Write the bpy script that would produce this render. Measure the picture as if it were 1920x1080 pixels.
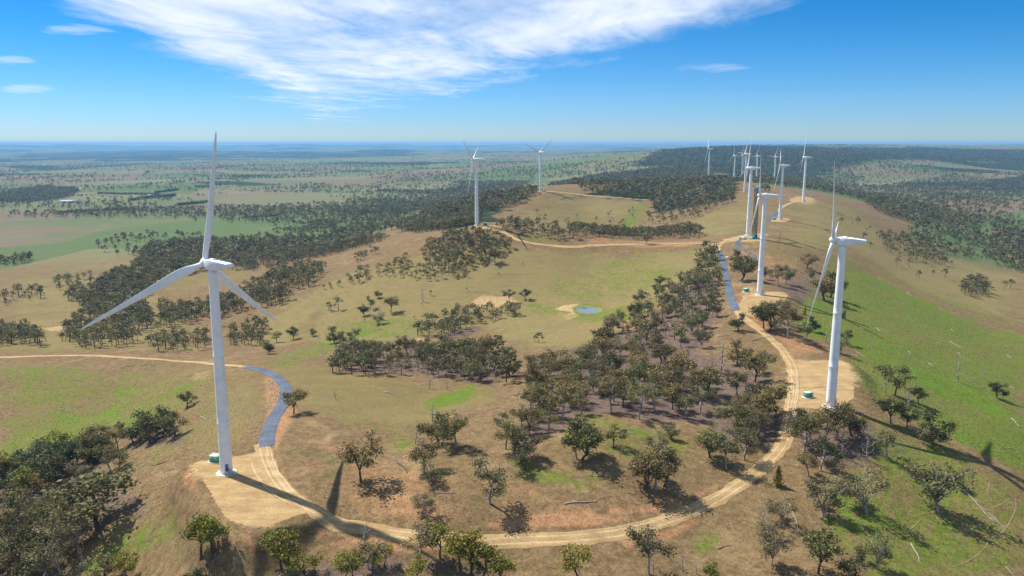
import bpy, math, random
import numpy as np
R = math.radians
for o in list(bpy.data.objects): bpy.data.objects.remove(o)
scene = bpy.context.scene
COL = scene.collection
rng = np.random.RandomState(7)

# ------------------------------------------------------------------ camera
CZ = 260.0                       # camera height; plain lies near z = 25
FPX, PITCH = 1480.0, math.atan((540-268)/1480.0)
cam = bpy.data.cameras.new('camera'); camo = bpy.data.objects.new('camera', cam)
COL.objects.link(camo); scene.camera = camo
cam.sensor_width = 36.0; cam.lens = FPX/1920*36.0
cam.clip_start = 1.0; cam.clip_end = 200000.0
camo.location = (0, 0, CZ); camo.rotation_euler = (math.pi/2-PITCH, 0, 0)

# ------------------------------------------------------------------ light
SUN_AZ, SUN_EL = R(-54.7), R(52.8)    # azimuth measured from +Y towards +X
sun_dir = np.array([math.sin(SUN_AZ)*math.cos(SUN_EL), math.cos(SUN_AZ)*math.cos(SUN_EL), math.sin(SUN_EL)])
sl = bpy.data.lights.new('sun', 'SUN'); sl.energy = 5.0; sl.angle = R(0.55); sl.color = (1.0, 0.95, 0.86)
so = bpy.data.objects.new('sun', sl); COL.objects.link(so)
from mathutils import Vector
so.rotation_euler = Vector(sun_dir).to_track_quat('Z', 'Y').to_euler()
so.location = (0, 0, 2000)
vs = scene.view_settings
scene.display_settings.display_device = 'sRGB'
vs.view_transform = 'Standard'; vs.look = 'None'; vs.exposure = 0.46; vs.gamma = 1.0; vs.use_curve_mapping = False
scene.cycles.max_bounces = 6; scene.cycles.diffuse_bounces = 2; scene.cycles.glossy_bounces = 2
scene.cycles.transmission_bounces = 3; scene.cycles.transparent_max_bounces = 8; scene.cycles.volume_bounces = 1
scene.cycles.use_denoising = True

# small node helper ---------------------------------------------------
class NT:
    def __init__(s, tree): s.t = tree; s.n = tree.nodes; s.l = tree.links
    def node(s, typ, **kw):
        n = s.n.new(typ)
        for k, v in kw.items(): setattr(n, k, v)
        return n
    def put(s, sock, v):
        if hasattr(v, 'is_linked') or hasattr(v, 'node'): s.l.new(v, sock)
        elif isinstance(v, (tuple, list)) and len(v) == 3 and sock.type == 'RGBA': sock.default_value = (*v, 1)
        else: sock.default_value = v
    def math(s, op, a, b=None, c=None, clamp=False):
        n = s.node('ShaderNodeMath', operation=op, use_clamp=clamp)
        s.put(n.inputs[0], a)
        if b is not None: s.put(n.inputs[1], b)
        if c is not None: s.put(n.inputs[2], c)
        return n.outputs[0]
    def mix(s, f, a, b, blend='MIX'):
        n = s.node('ShaderNodeMix', data_type='RGBA', blend_type=blend)
        s.put(n.inputs[0], f); s.put(n.inputs[6], a); s.put(n.inputs[7], b)
        return n.outputs[2]
    def ramp(s, v, lo, hi, a=0.0, b=1.0, smooth=True):
        n = s.node('ShaderNodeMapRange', interpolation_type='SMOOTHSTEP' if smooth else 'LINEAR')
        s.put(n.inputs[0], v); s.put(n.inputs[1], lo); s.put(n.inputs[2], hi); s.put(n.inputs[3], a); s.put(n.inputs[4], b)
        return n.outputs[0]
    def noise(s, vec, scale, detail=4, rough=0.55, dist=0.0, out=0):
        n = s.node('ShaderNodeTexNoise'); n.inputs['Scale'].default_value = scale
        n.inputs['Detail'].default_value = detail; n.inputs['Roughness'].default_value = rough; n.inputs['Distortion'].default_value = dist
        if vec is not None: s.l.new(vec, n.inputs['Vector'])
        return n.outputs[out]
    def mapping(s, vec, scale=(1, 1, 1), rot=(0, 0, 0), loc=(0, 0, 0)):
        n = s.node('ShaderNodeMapping'); s.l.new(vec, n.inputs[0])
        n.inputs['Scale'].default_value = scale; n.inputs['Rotation'].default_value = rot; n.inputs['Location'].default_value = loc
        return n.outputs[0]

def ray(px, py):
    x = (np.asarray(px, float)-960)/FPX; y = (540-np.asarray(py, float))/FPX
    c, s = math.cos(PITCH), math.sin(PITCH)
    return x, c+y*s, -s+y*c

# ------------------------------------------------------------------ sky
world = bpy.data.worlds.new('World'); scene.world = world; world.use_nodes = True
W = NT(world.node_tree)
for n in list(W.n): W.n.remove(n)
sky = W.node('ShaderNodeTexSky', sky_type='NISHITA')
sky.sun_disc = False; sky.sun_elevation = SUN_EL; sky.sun_rotation = SUN_AZ
sky.altitude = 900; sky.air_density = 1.0; sky.dust_density = 0.15; sky.ozone_density = 3.0
tc = W.node('ShaderNodeTexCoord'); dirv = tc.outputs['Generated']
sep = W.node('ShaderNodeSeparateXYZ'); W.l.new(dirv, sep.inputs[0])
dx, dy, dz = sep.outputs
zc = W.math('MAXIMUM', dz, 0.004); yc = W.math('MAXIMUM', dy, 0.05)
A = W.math('DIVIDE', dx, yc); E = W.math('DIVIDE', dz, yc)          # azimuth and elevation slopes of the direction
comb = W.node('ShaderNodeCombineXYZ')
W.l.new(W.math('DIVIDE', dx, zc), comb.inputs[0]); W.l.new(W.math('DIVIDE', dy, zc), comb.inputs[1])
plan = comb.outputs[0]                                              # where the direction meets the cloud layer
def ae(px, py):
    x, y, z = ray(px, py); return float(x/y), float(z/y)
nb = W.noise(W.mapping(plan, (0.55, 0.24, 1), (0, 0, 0.25)), 1.0, 6, 0.6, 0.5)
nf = W.noise(W.mapping(plan, (1.5, 0.55, 1), (0, 0, -0.35), (3, 7, 0)), 1.0, 9, 0.66, 1.2)
nm = W.noise(W.mapping(plan, (0.8, 0.33, 1), (0, 0, 0.1), (11, 2, 0)), 1.0, 5, 0.6, 0.3)
def halfplane(p, q):            # positive to the left-hand side of p->q in (A, E)
    (a0, e0), (a1, e1) = ae(*p), ae(*q)
    L = math.hypot(a1-a0, e1-e0); nx, ny = -(e1-e0)/L, (a1-a0)/L
    return W.math('ADD', W.math('MULTIPLY', A, nx), W.math('MULTIPLY_ADD', E, ny, -(a0*nx+e0*ny)))
h1 = halfplane((120, 0), (600, 222)); h2 = halfplane((600, 222), (1490, 20)); h3 = halfplane((500, 228), (1000, 215))
inside = W.math('SMOOTH_MIN', W.math('SMOOTH_MIN', h1, h2, 0.02), h3, 0.01)
d = W.math('MULTIPLY_ADD', inside, 15.0, 0.07)
d = W.math('MINIMUM', d, 0.56)
d = W.math('ADD', d, W.math('MULTIPLY', W.math('SUBTRACT', nb, 0.5), 1.7))
d = W.math('ADD', d, W.math('MULTIPLY', W.math('SUBTRACT', nf, 0.5), 0.8))
dens = W.ramp(d, -0.08, 0.75)
def wisp(px, py, rx, ry, amt):
    a, e = ae(px, py); a1, e1 = ae(px+rx, py-ry)
    u = W.math('DIVIDE', W.math('SUBTRACT', A, a), abs(a1-a)); v = W.math('DIVIDE', W.math('SUBTRACT', E, e), abs(e1-e))
    r2 = W.math('ADD', W.math('MULTIPLY', u, u), W.math('MULTIPLY', v, v))
    w = W.ramp(W.math('ADD', r2, W.math('MULTIPLY', W.math('SUBTRACT', nf, 0.5), 3.4)), 0.0, 1.0, amt, 0.0)
    return w
for args in ((145, 56, 75, 13, .5), (50, 167, 62, 10, .45), (25, 113, 45, 9, .4), (1340, 128, 80, 10, .28)):
    dens = W.math('MAXIMUM', dens, wisp(*args))
dens = W.math('MULTIPLY', dens, W.ramp(nm, 0.25, 0.62, 0.6, 0.97))
dens = W.math('MULTIPLY', dens, W.math('MULTIPLY', W.ramp(E, .20, .34, 1.0, 0.55), W.ramp(dy, -1.0, .3, 0.8, 1.0)))
hs = W.node('ShaderNodeHueSaturation'); hs.inputs['Hue'].default_value = 0.497; hs.inputs['Saturation'].default_value = 1.35; hs.inputs['Value'].default_value = 1.0
W.l.new(sky.outputs[0], hs.inputs['Color'])
grade = W.mix(W.ramp(E, 0.0, 0.16, smooth=False), (0.80, 1.08, 1.72), (0.32, 1.0, 1.46))
grade = W.mix(W.ramp(dz, 0.16, 0.42), grade, (1.3, 1.25, 1.25))
skyc = W.mix(1.0, hs.outputs[0], grade, 'MULTIPLY')
bg = W.node('ShaderNodeBackground'); W.l.new(skyc, bg.inputs[0]); bg.inputs[1].default_value = 0.058
bc = W.node('ShaderNodeBackground'); W.put(bc.inputs[0], W.mix(W.ramp(nm, .3, .7), (0.62, 0.72, 0.88), (0.80, 0.86, 0.95))); bc.inputs[1].default_value = 0.86
ms = W.node('ShaderNodeMixShader'); W.l.new(dens, ms.inputs[0]); W.l.new(bg.outputs[0], ms.inputs[1]); W.l.new(bc.outputs[0], ms.inputs[2])
wo = W.node('ShaderNodeOutputWorld'); W.l.new(ms.outputs[0], wo.inputs[0])

# ------------------------------------------------------------------ terrain heights
def lattice(ix, iy, seed):
    h = (ix.astype(np.int64)*374761393 + iy.astype(np.int64)*668265263 + seed*2147483647) & 0xFFFFFFFF
    h = ((h ^ (h >> 13))*1274126177) & 0xFFFFFFFF
    return ((h ^ (h >> 16)) & 0xFFFFFF)/float(0xFFFFFF)
def vnoise(x, y, seed=0):
    ix, iy = np.floor(x), np.floor(y); fx, fy = x-ix, y-iy
    fx = fx*fx*(3-2*fx); fy = fy*fy*(3-2*fy)
    a, b = lattice(ix, iy, seed), lattice(ix+1, iy, seed); c, d = lattice(ix, iy+1, seed), lattice(ix+1, iy+1, seed)
    return (a*(1-fx)+b*fx)*(1-fy)+(c*(1-fx)+d*fx)*fy
def fbm(x, y, oct=4, seed=0):
    t, a, s = 0, 0.5, 0
    for k in range(oct):
        t = t+a*vnoise(x*2**k+17.3*k, y*2**k-9.1*k, seed+k); s += a; a *= .5
    return t/s
def sstep(a, b, x):
    t = np.clip((x-a)/(b-a), 0, 1); return t*t*(3-2*t)

# turbines: base pixel, distance along the ground
TB = [(425,887,287),(1557,762,370),(1424,553,641),(1402,441,968),(1462,412,1208),(1506,377,1486),(1396,359,1776),
      (1376,342,2470),(1391,328,3370),(1418,339,2690),(1452,338,2815),(1328,338,2090),(894,424,988),(1013,358,1701)]
# ground samples: photo pixel and height relative to the camera
CP = [(540,740,-132),(440,690,-146),(250,668,-161),(0,668,-171),(-250,690,-185),(100,620,-186),(150,550,-197),(0,570,-203),(200,500,-196),(330,500,-199),(0,480,-216),
 (0,860,-168),(200,760,-170),(100,905,-164),(190,1000,-147),(0,1080,-168),(300,940,-138),(330,830,-142),(0,1000,-165),(-250,900,-178),(-250,1080,-180),
 (0,400,-225),(0,350,-230),(0,310,-233),(0,290,-236),(300,400,-222),(300,340,-230),(-300,400,-230),(-300,500,-222),(-300,330,-235),
 (420,960,-128),(500,1000,-128),(700,850,-126),(640,975,-128),(860,1013,-131),(1140,1003,-132),(1400,900,-132.5),(1480,780,-130),(1485,700,-128.5),(1420,625,-127),(1365,520,-123.5),(1345,460,-117.5),
 (1000,860,-123),(1150,880,-124),(850,900,-124),(800,780,-135),(950,720,-140),(800,690,-146),(800,660,-154),(620,650,-166),(520,640,-173),(400,640,-178),(1101,580,-152),(930,570,-156),
 (1050,640,-146),(1200,650,-136),(1250,560,-138),(1100,500,-136),(1100,540,-145),(1100,459,-118),(960,450,-113),(850,520,-142),(750,560,-155),(700,600,-164),(650,500,-160),(1200,740,-131),(1350,780,-130),(1300,700,-133),
 (780,470,-128),(700,470,-142),(560,520,-167),(700,430,-196),(500,450,-207),(560,480,-196),(430,560,-186),(840,436,-116),
 (1080,438,-150),(1240,432,-146),(1100,390,-130),(1060,410,-140),(1220,374,-117),(1120,366,-110),(900,372,-172),(800,390,-195),(1300,400,-120),(1350,362,-112),(1300,345,-113),(1400,400,-113),(1300,430,-124),(1440,340,-150),(1200,345,-160),
 (1440,276,-48),(1440,330,-172),(1200,287,-80),(1620,277,-52),(1850,277,-62),(1100,300,-190),(1260,312,-122),(1100,345,-195),(950,300,-215),(800,340,-211),(800,300,-226),(600,300,-232),(600,350,-226),(1600,300,-110),
 (1560,382,-124),(1600,402,-138),(1660,372,-196),(1800,382,-202),(1910,420,-206),(1900,330,-188),(1640,332,-186),(1800,295,-120),(1760,462,-197),(1800,520,-191),(1910,560,-190),(1910,650,-176),(2150,600,-195),(2150,450,-210),(2150,330,-195),
 (1700,500,-167),(1650,452,-155),(1600,520,-141),(1700,600,-150),(1650,700,-137),(1800,760,-149),(1900,885,-143.5),(1900,770,-160),(1900,1000,-148),(1750,950,-142),(1600,950,-136),(1600,1080,-138),(1300,1080,-138),(900,1080,-137),(500,1080,-136),(1910,1080,-151),(250,1080,-150),(560,990,-130),(2150,800,-180),(2150,1000,-170),
 (1500,470,-120),(1540,600,-131),(1540,440,-122)]
pts = []
for px, py, D in TB:
    x, y, z = ray(px, py); pts.append((x/y*D, D, z/y*D))
TBW = list(pts)
for px, py, zz in CP:
    x, y, z = ray(px, py); D = zz/(z/y); pts.append((x/y*D, D, zz))
for b in (-1.0, 0.0, 1.0):
    for Dm, zz in ((40, -140), (110, -140), (44000, -185), (30000, -215)):
        pts.append((math.sin(b)*Dm, math.cos(b)*Dm, zz + (18 if b == 0 and Dm < 200 else 0)))
P = np.array(pts)
pb, ps = np.arctan2(P[:, 0], P[:, 1]), np.log(np.hypot(P[:, 0], P[:, 1]))
KS = 0.55
def kern(b0, s0, b1, s1):
    r2 = (b0-b1)**2+((s0-s1)*KS)**2+1e-9
    return 0.5*r2*np.log(r2)
n_ = len(P)
M = np.zeros((n_+3, n_+3)); M[:n_, :n_] = kern(pb[:, None], ps[:, None], pb[None], ps[None])+np.eye(n_)*2e-4
M[:n_, n_] = 1; M[:n_, n_+1] = pb; M[:n_, n_+2] = ps; M[n_:, :n_] = M[:n_, n_:].T
wts = np.linalg.solve(M, np.concatenate([P[:, 2], [0, 0, 0]]))
BMAX = 1.0
bet = np.concatenate([np.linspace(-math.pi, -BMAX, 24)[:-1], np.linspace(-BMAX, BMAX, 640), np.linspace(BMAX, math.pi, 24)[1:]])
sg = np.linspace(math.log(55), math.log(44000), 1280)
core = slice(23, 23+640)
SB, SS = np.meshgrid(bet[core], sg, indexing='ij')
Zc = wts[n_]+wts[n_+1]*SB+wts[n_+2]*SS
for k in range(n_): Zc += wts[k]*kern(SB, SS, pb[k], ps[k])
Z = np.zeros((len(bet), len(sg)))
Z[core] = Zc
mid = 0.5*(Zc[0]+Zc[-1])
for i in list(range(23))+list(range(23+640, len(bet))):
    t = (abs(bet[i])-BMAX)/(math.pi-BMAX); t = t*t*(3-2*t)
    Z[i] = (Zc[0] if bet[i] < 0 else Zc[-1])*(1-t)+mid*t
GB, GS = np.meshgrid(bet, sg, indexing='ij')
GR = np.exp(GS); GX, GY = np.sin(GB)*GR, np.cos(GB)*GR
Z += (fbm(GX/28, GY/28, 3, 3)-.5)*1.5*sstep(150, 330, GR)*(1-sstep(900, 2500, GR))
Z += (fbm(GX/140, GY/140, 3, 11)-.5)*5.0*sstep(450, 900, GR)
Z += (fbm(GX/900, GY/900, 4, 21)-.5)*42*sstep(1900, 5000, GR)
Z += (fbm(GX/3000, GY/3000, 4, 31)-.45)*170*sstep(4500, 12000, GR)
Z += sstep(17000, 40000, GR)*(fbm(GX/4200, GY/9000, 4, 37)*190-45)
Z = np.minimum(Z, -GR*0.0006)

def zrel(x, y):
    x = np.asarray(x, float); y = np.asarray(y, float)
    b = np.arctan2(x, y); s = np.log(np.maximum(np.hypot(x, y), 56))
    i = np.clip(np.searchsorted(bet, b)-1, 0, len(bet)-2); j = np.clip(((s-sg[0])/(sg[1]-sg[0])).astype(int), 0, len(sg)-2)
    u = (b-bet[i])/(bet[i+1]-bet[i]); v = (s-sg[j])/(sg[1]-sg[0])
    return (Z[i, j]*(1-u)+Z[i+1, j]*u)*(1-v)+(Z[i, j+1]*(1-u)+Z[i+1, j+1]*u)*v
def at(px, py):
    """world points where the sight lines through photo pixels meet the terrain (arrays)"""
    px = np.atleast_1d(np.asarray(px, float)); py = np.atleast_1d(np.asarray(py, float))
    x, y, z = ray(px, py); x = x/y; z = z/y
    D = np.full(len(px), 90.0); done = np.zeros(len(px), bool); prev = D.copy()
    while not done.all() and D.min() < 43000:
        nd = np.where(done, D, D*1.006)
        hit = (~done) & (z*nd < zrel(x*nd, nd)); prev = np.where(done, prev, D)
        D = nd; done |= hit | (D > 43000)
    lo, hi = prev, D
    for _ in range(14):
        m = .5*(lo+hi); below = z*m < zrel(x*m, m)
        hi = np.where(below, m, hi); lo = np.where(below, lo, m)
    D = .5*(lo+hi)
    return np.stack([x*D, D], 1)
def proj(X, Y, Zr):
    c, s = math.cos(PITCH), math.sin(PITCH)
    f = Y*c-Zr*s; u = Y*s+Zr*c
    return 960+FPX*X/f, 540-FPX*u/f
def poly_sd(x, y, poly):
    """signed distance to a polygon, positive inside"""
    poly = np.asarray(poly); d2 = np.full(x.shape, 1e18); ins = np.zeros(x.shape, bool)
    for k in range(len(poly)):
        a, b = poly[k], poly[(k+1) % len(poly)]
        ex, ey = b-a; wx, wy = x-a[0], y-a[1]
        t = np.clip((wx*ex+wy*ey)/(ex*ex+ey*ey+1e-12), 0, 1)
        d2 = np.minimum(d2, (wx-ex*t)**2+(wy-ey*t)**2)
        c = (a[1] > y) != (b[1] > y)
        with np.errstate(divide='ignore', invalid='ignore'):
            ins ^= c & (x < (b[0]-a[0])*(y-a[1])/(b[1]-a[1]+1e-15)+a[0])
    return np.where(ins, 1, -1)*np.sqrt(d2)
# level the turbine pads and the pond basin into the ground
PADS = {
 0: [(490,836),(470,845),(420,864),(378,884),(360,898),(385,925),(400,950),(415,985),(430,1003),(480,1008),(540,992),(600,972),(560,935),(530,905),(508,870)],
 1: [(1480,682),(1540,682),(1590,690),(1600,722),(1604,752),(1560,768),(1510,772),(1480,772),(1482,720)],
 2: [(1383,580),(1390,560),(1410,551),(1450,546),(1482,556),(1470,570),(1462,588),(1440,605),(1410,602),(1390,594)],
 3: [(1346,457),(1375,446),(1400,437),(1440,439),(1432,452),(1380,458)],
 4: [(1438,415),(1456,408),(1485,410),(1474,417)],
 5: [(1472,377),(1500,367),(1530,372),(1520,380)],
 12: [(886,428),(905,421),(935,424),(955,436),(930,437)]}
PADW = {}
def rounded(pl):
    q = np.array(pl, float)
    for _ in range(2): q = np.stack([q*.78+np.roll(q, -1, 0)*.22, q*.22+np.roll(q, -1, 0)*.78], 1).reshape(-1, 2)
    return [tuple(a) for a in q]
for k, pl in PADS.items():
    pl = rounded(pl); w = at([p[0] for p in pl], [p[1] for p in pl]); PADW[k] = w
for k, w in PADW.items():
    zz = TBW[k][2]
    if k > 3: continue
    bb = (GX > w[:, 0].min()-30) & (GX < w[:, 0].max()+30) & (GY > w[:, 1].min()-30) & (GY < w[:, 1].max()+30)
    sd = poly_sd(GX[bb], GY[bb], w)
    t = sstep(-14, -0.5, sd)
    pc = w.mean(0)
    Z[bb] = Z[bb]*(1-t)+(zz+0.0)*t
POND = at(1101, 581)[0]; POND_Z = float(zrel(POND[0], POND[1]))
PRX, PRY = 12.0, 17.0
pr = np.hypot((GX-POND[0])/PRX, (GY-POND[1])/PRY)
t = 1-sstep(1.15, 2.6, pr); Z = Z*(1-t)+(POND_Z+0.7)*t
Z -= (1-sstep(0.7, 1.22, pr))*2.2
pond_level = POND_Z

# ------------------------------------------------------------------ mesh helpers
def mesh_np(name, verts, faces):
    """verts (N,3); faces list of integer arrays (M,k)"""
    me = bpy.data.meshes.new(name)
    verts = np.asarray(verts, np.float32)
    faces = [np.asarray(f, np.int32) for f in faces if len(f)]
    nl = sum(f.size for f in faces); nf = sum(len(f) for f in faces)
    me.vertices.add(len(verts)); me.vertices.foreach_set('co', verts.ravel())
    me.loops.add(nl); me.loops.foreach_set('vertex_index', np.concatenate([f.ravel() for f in faces]))
    tot = np.concatenate([np.full(len(f), f.shape[1], np.int32) for f in faces])
    st = np.concatenate([[0], np.cumsum(tot)[:-1]]).astype(np.int32)
    me.polygons.add(nf); me.polygons.foreach_set('loop_start', st); me.polygons.foreach_set('loop_total', tot)
    me.update(calc_edges=True)
    return me
class MB:
    def __init__(s): s.v = []; s.q = []; s.t = []; s.n = 0
    def add(s, v, q=(), t=()):
        v = np.asarray(v, float).reshape(-1, 3); s.v.append(v)
        if len(q): s.q.append(np.asarray(q).reshape(-1, 4)+s.n)
        if len(t): s.t.append(np.asarray(t).reshape(-1, 3)+s.n)
        s.n += len(v)
    def box(s, c, d, rz=0.0, top=1.0):
        x, y, z = np.array(d)/2
        v = np.array([(-x,-y,-z),(x,-y,-z),(x,y,-z),(-x,y,-z),(-x*top,-y*top,z),(x*top,-y*top,z),(x*top,y*top,z),(-x*top,y*top,z)])
        if rz: v = v @ np.array([[math.cos(rz), math.sin(rz), 0], [-math.sin(rz), math.cos(rz), 0], [0, 0, 1]])
        s.add(v+np.array(c), [(0,3,2,1),(4,5,6,7),(0,1,5,4),(1,2,6,5),(2,3,7,6),(3,0,4,7)])
    def tube(s, p, r, seg=6, cap=True):
        p = np.asarray(p, float); n = len(p); r = np.broadcast_to(r, n)
        t = np.gradient(p, axis=0); t /= np.linalg.norm(t, axis=1)[:, None]+1e-9
        ref = np.array([0.31, 0.95, 0.1]) if abs(t[0][2]) > .7 else np.array([0, 0, 1.0])
        a = np.cross(t, ref); a /= np.linalg.norm(a, axis=1)[:, None]+1e-9; b = np.cross(t, a)
        th = np.arange(seg)*2*math.pi/seg
        v = p[:, None]+r[:, None, None]*(np.cos(th)[None, :, None]*a[:, None]+np.sin(th)[None, :, None]*b[:, None])
        i, j = np.meshgrid(np.arange(n-1), np.arange(seg), indexing='ij'); j2 = (j+1) % seg
        q = np.stack([i*seg+j, i*seg+j2, (i+1)*seg+j2, (i+1)*seg+j], -1).reshape(-1, 4)
        v = v.reshape(-1, 3); tt = []
        if cap:
            v = np.vstack([v, p[:1], p[-1:]]); c0, c1 = n*seg, n*seg+1
            for k in range(seg): tt += [(c0, (k+1) % seg, k), (c1, (n-1)*seg+k, (n-1)*seg+(k+1) % seg)]
        s.add(v, q, tt)
    def lathe(s, prof, seg=32):
        prof = np.asarray(prof, float); s.tube(np.stack([0*prof[:, 1], 0*prof[:, 1], prof[:, 1]], 1)+0.0, prof[:, 0], seg)
    def mesh(s, name):
        return mesh_np(name, np.vstack(s.v), ([np.vstack(s.q)] if s.q else [])+([np.vstack(s.t)] if s.t else []))
def smooth(me, on=True):
    me.polygons.foreach_set('use_smooth', np.full(len(me.polygons), on)); return me
def link(name, data, mat=None, parent=None, loc=(0, 0, 0), rot=(0, 0, 0), **props):
    o = bpy.data.objects.new(name, data); COL.objects.link(o)
    if mat is not None and data is not None and not data.materials: data.materials.append(mat)
    if parent: o.parent = parent
    o.location = loc; o.rotation_euler = rot
    for k, v in props.items():
        if v is not None: o[k] = v
    return o
def thing(name, label, cat, loc, rz=0.0, group=None):
    return link(name, None, None, None, loc, (0, 0, rz), label=label, category=cat, group=group)
def gz(x, y): return float(zrel(x, y))+CZ
def gp(px, py):
    w = at(px, py)[0]; return (w[0], w[1], gz(*w))

# ------------------------------------------------------------------ materials
def material(name, color, rough=0.6, metal=0.0, spec=0.3, var=0.12, scale=3.0):
    m = bpy.data.materials.new(name); m.use_nodes = True; T = NT(m.node_tree); bs = T.n['Principled BSDF']
    g = T.node('ShaderNodeTexCoord').outputs['Object']
    nz = T.noise(g, scale, 5, .6)
    f = T.ramp(nz, .3, .7, 1-var, 1+var*.6)
    c = T.mix(1.0, (*color, 1), f, 'MULTIPLY')
    T.l.new(c, bs.inputs['Base Color'])
    bs.inputs['Roughness'].default_value = rough; bs.inputs['Metallic'].default_value = metal; bs.inputs['Specular IOR Level'].default_value = spec
    return m
MWHITE = material('turbine_white_paint', (.88, .89, .90), .38, 0, .4, .09, .35)
MCONC = material('pale_concrete', (.62, .58, .50), .85, 0, .2, .15, 1.5)
MGREEN = material('green_cabinet_paint', (.085, .30, .19), .5, 0, .4, .1, 2)
MLID = material('pale_green_lid', (.50, .68, .58), .5, 0, .4, .08, 2)
MBLUE = material('blue_door_paint', (.07, .20, .42), .5, 0, .4, .1, 2)
MSTEEL = material('galvanised_steel', (.42, .44, .46), .45, .6, .5, .1, 4)
MDARK = material('dark_lattice_steel', (.045, .05, .06), .6, .2, .3, .15, 1)
MTEAL = material('teal_machine_paint', (.08, .30, .34), .5, 0, .4, .1, 1)
MTYRE = material('black_rubber', (.02, .02, .02), .9)
MGLASS = material('dark_vehicle_glass', (.02, .03, .04), .1, 0, .6)
MCAR = material('white_vehicle_paint', (.75, .75, .74), .35, 0, .5, .03)
MWALL = material('white_corrugated_wall', (.68, .69, .70), .6)
MROOF = material('pale_metal_roof', (.66, .68, .72), .5, .1, .4)
MWOODG = material('bleached_dead_wood', (.37, .34, .30), .9, 0, .1, .35, 1.2)
MROCK = material('tan_quarry_rock', (.36, .28, .18), .95, 0, .1, .3, .8)
MPOST = material('weathered_post_wood', (.13, .11, .09), .9, 0, .1, .3, 2)
def bark(name, c0, c1):
    m = bpy.data.materials.new(name); m.use_nodes = True; T = NT(m.node_tree); bs = T.n['Principled BSDF']
    g = T.node('ShaderNodeTexCoord').outputs['Object']
    nz = T.noise(T.mapping(g, (3, 3, .6)), 1.0, 5, .65)
    T.l.new(T.mix(T.ramp(nz, .35, .65), (*c0, 1), (*c1, 1)), bs.inputs['Base Color']); bs.inputs['Roughness'].default_value = .9
    bs.inputs['Specular IOR Level'].default_value = .1
    return m
MBARK = bark('dark_gum_bark', (.05, .04, .032), (.14, .11, .085)); MBARKP = bark('pale_gum_bark', (.20, .17, .14), (.46, .42, .37))
def leafmat(name, dark, mid, warm, far=False):
    m = bpy.data.materials.new(name); m.use_nodes = True; T = NT(m.node_tree); bs = T.n['Principled BSDF']
    geo = T.node('ShaderNodeNewGeometry'); rpi = geo.outputs['Random Per Island']
    if far:
        at_ = T.node('ShaderNodeAttribute', attribute_name='tint'); ob = at_.outputs['Fac']
    else: ob = T.node('ShaderNodeObjectInfo').outputs['Random']
    c = T.mix(T.ramp(rpi, 0, 1, 0, 1, False), (*dark, 1), (*mid, 1))
    c = T.mix(T.ramp(ob, .25, 1.0, 0, .9), c, (*warm, 1))
    c = T.mix(1.0, c, T.ramp(T.math('FRACT', T.math('MULTIPLY', ob, 7.31)), 0, 1, .68, 1.42, False), 'MULTIPLY')
    T.l.new(c, bs.inputs['Base Color']); bs.inputs['Roughness'].default_value = .65; bs.inputs['Specular IOR Level'].default_value = .25
    tr = T.node('ShaderNodeBsdfTranslucent'); T.l.new(c, tr.inputs[0])
    mx = T.node('ShaderNodeMixShader'); mx.inputs[0].default_value = .22
    T.l.new(bs.outputs[0], mx.inputs[1]); T.l.new(tr.outputs[0], mx.inputs[2])
    T.l.new(mx.outputs[0], T.n['Material Output'].inputs['Surface'])
    return m
LOLIVE = leafmat('olive_gum_leaves', (.075, .082, .024), (.195, .180, .058), (.225, .165, .065))
LGREY = leafmat('grey_green_gum_leaves', (.078, .080, .032), (.195, .178, .078), (.215, .165, .078))
LYEL = leafmat('fresh_yellow_green_leaves', (.095, .115, .016), (.27, .26, .036), (.29, .24, .036))
LDARK = leafmat('dark_green_leaves', (.044, .062, .022), (.125, .138, .046), (.145, .132, .050))
LFAR = leafmat('distant_tree_leaves', (.070, .082, .030), (.175, .170, .064), (.215, .165, .075), True)

# ------------------------------------------------------------------ ground sheet
def wpoly(pl): return at([p[0] for p in pl], [p[1] for p in pl])
jit = (fbm(GX/22, GY/22, 3, 41)-.5)
jitf = (fbm(GX/130, GY/130, 3, 43)-.5)
def paint(arr, pl, amt, soft=0.03, world=False):
    w = pl if world else wpoly(pl)
    m = 60 if not world else 20
    bb = np.nonzero((GX > w[:, 0].min()-m) & (GX < w[:, 0].max()+m) & (GY > w[:, 1].min()-m) & (GY < w[:, 1].max()+m))
    x, y = GX[bb], GY[bb]
    sw = soft*np.hypot(x, y)
    sd = poly_sd(x, y, w)+jit[bb]*sw*1.6+jitf[bb]*sw*1.0
    arr[bb] = np.maximum(arr[bb], amt*sstep(-sw, sw, sd))
mG, mT, mR, mD, mL, mP, mF = (np.zeros(GX.shape) for _ in range(7))
# open pasture of the plain, by distance and by the foot of the hills
lowland = sstep(-165, -190, Z)
mP[:] = np.maximum(sstep(1900, 2600, GR), lowland*sstep(1250, 1900, GR))
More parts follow.
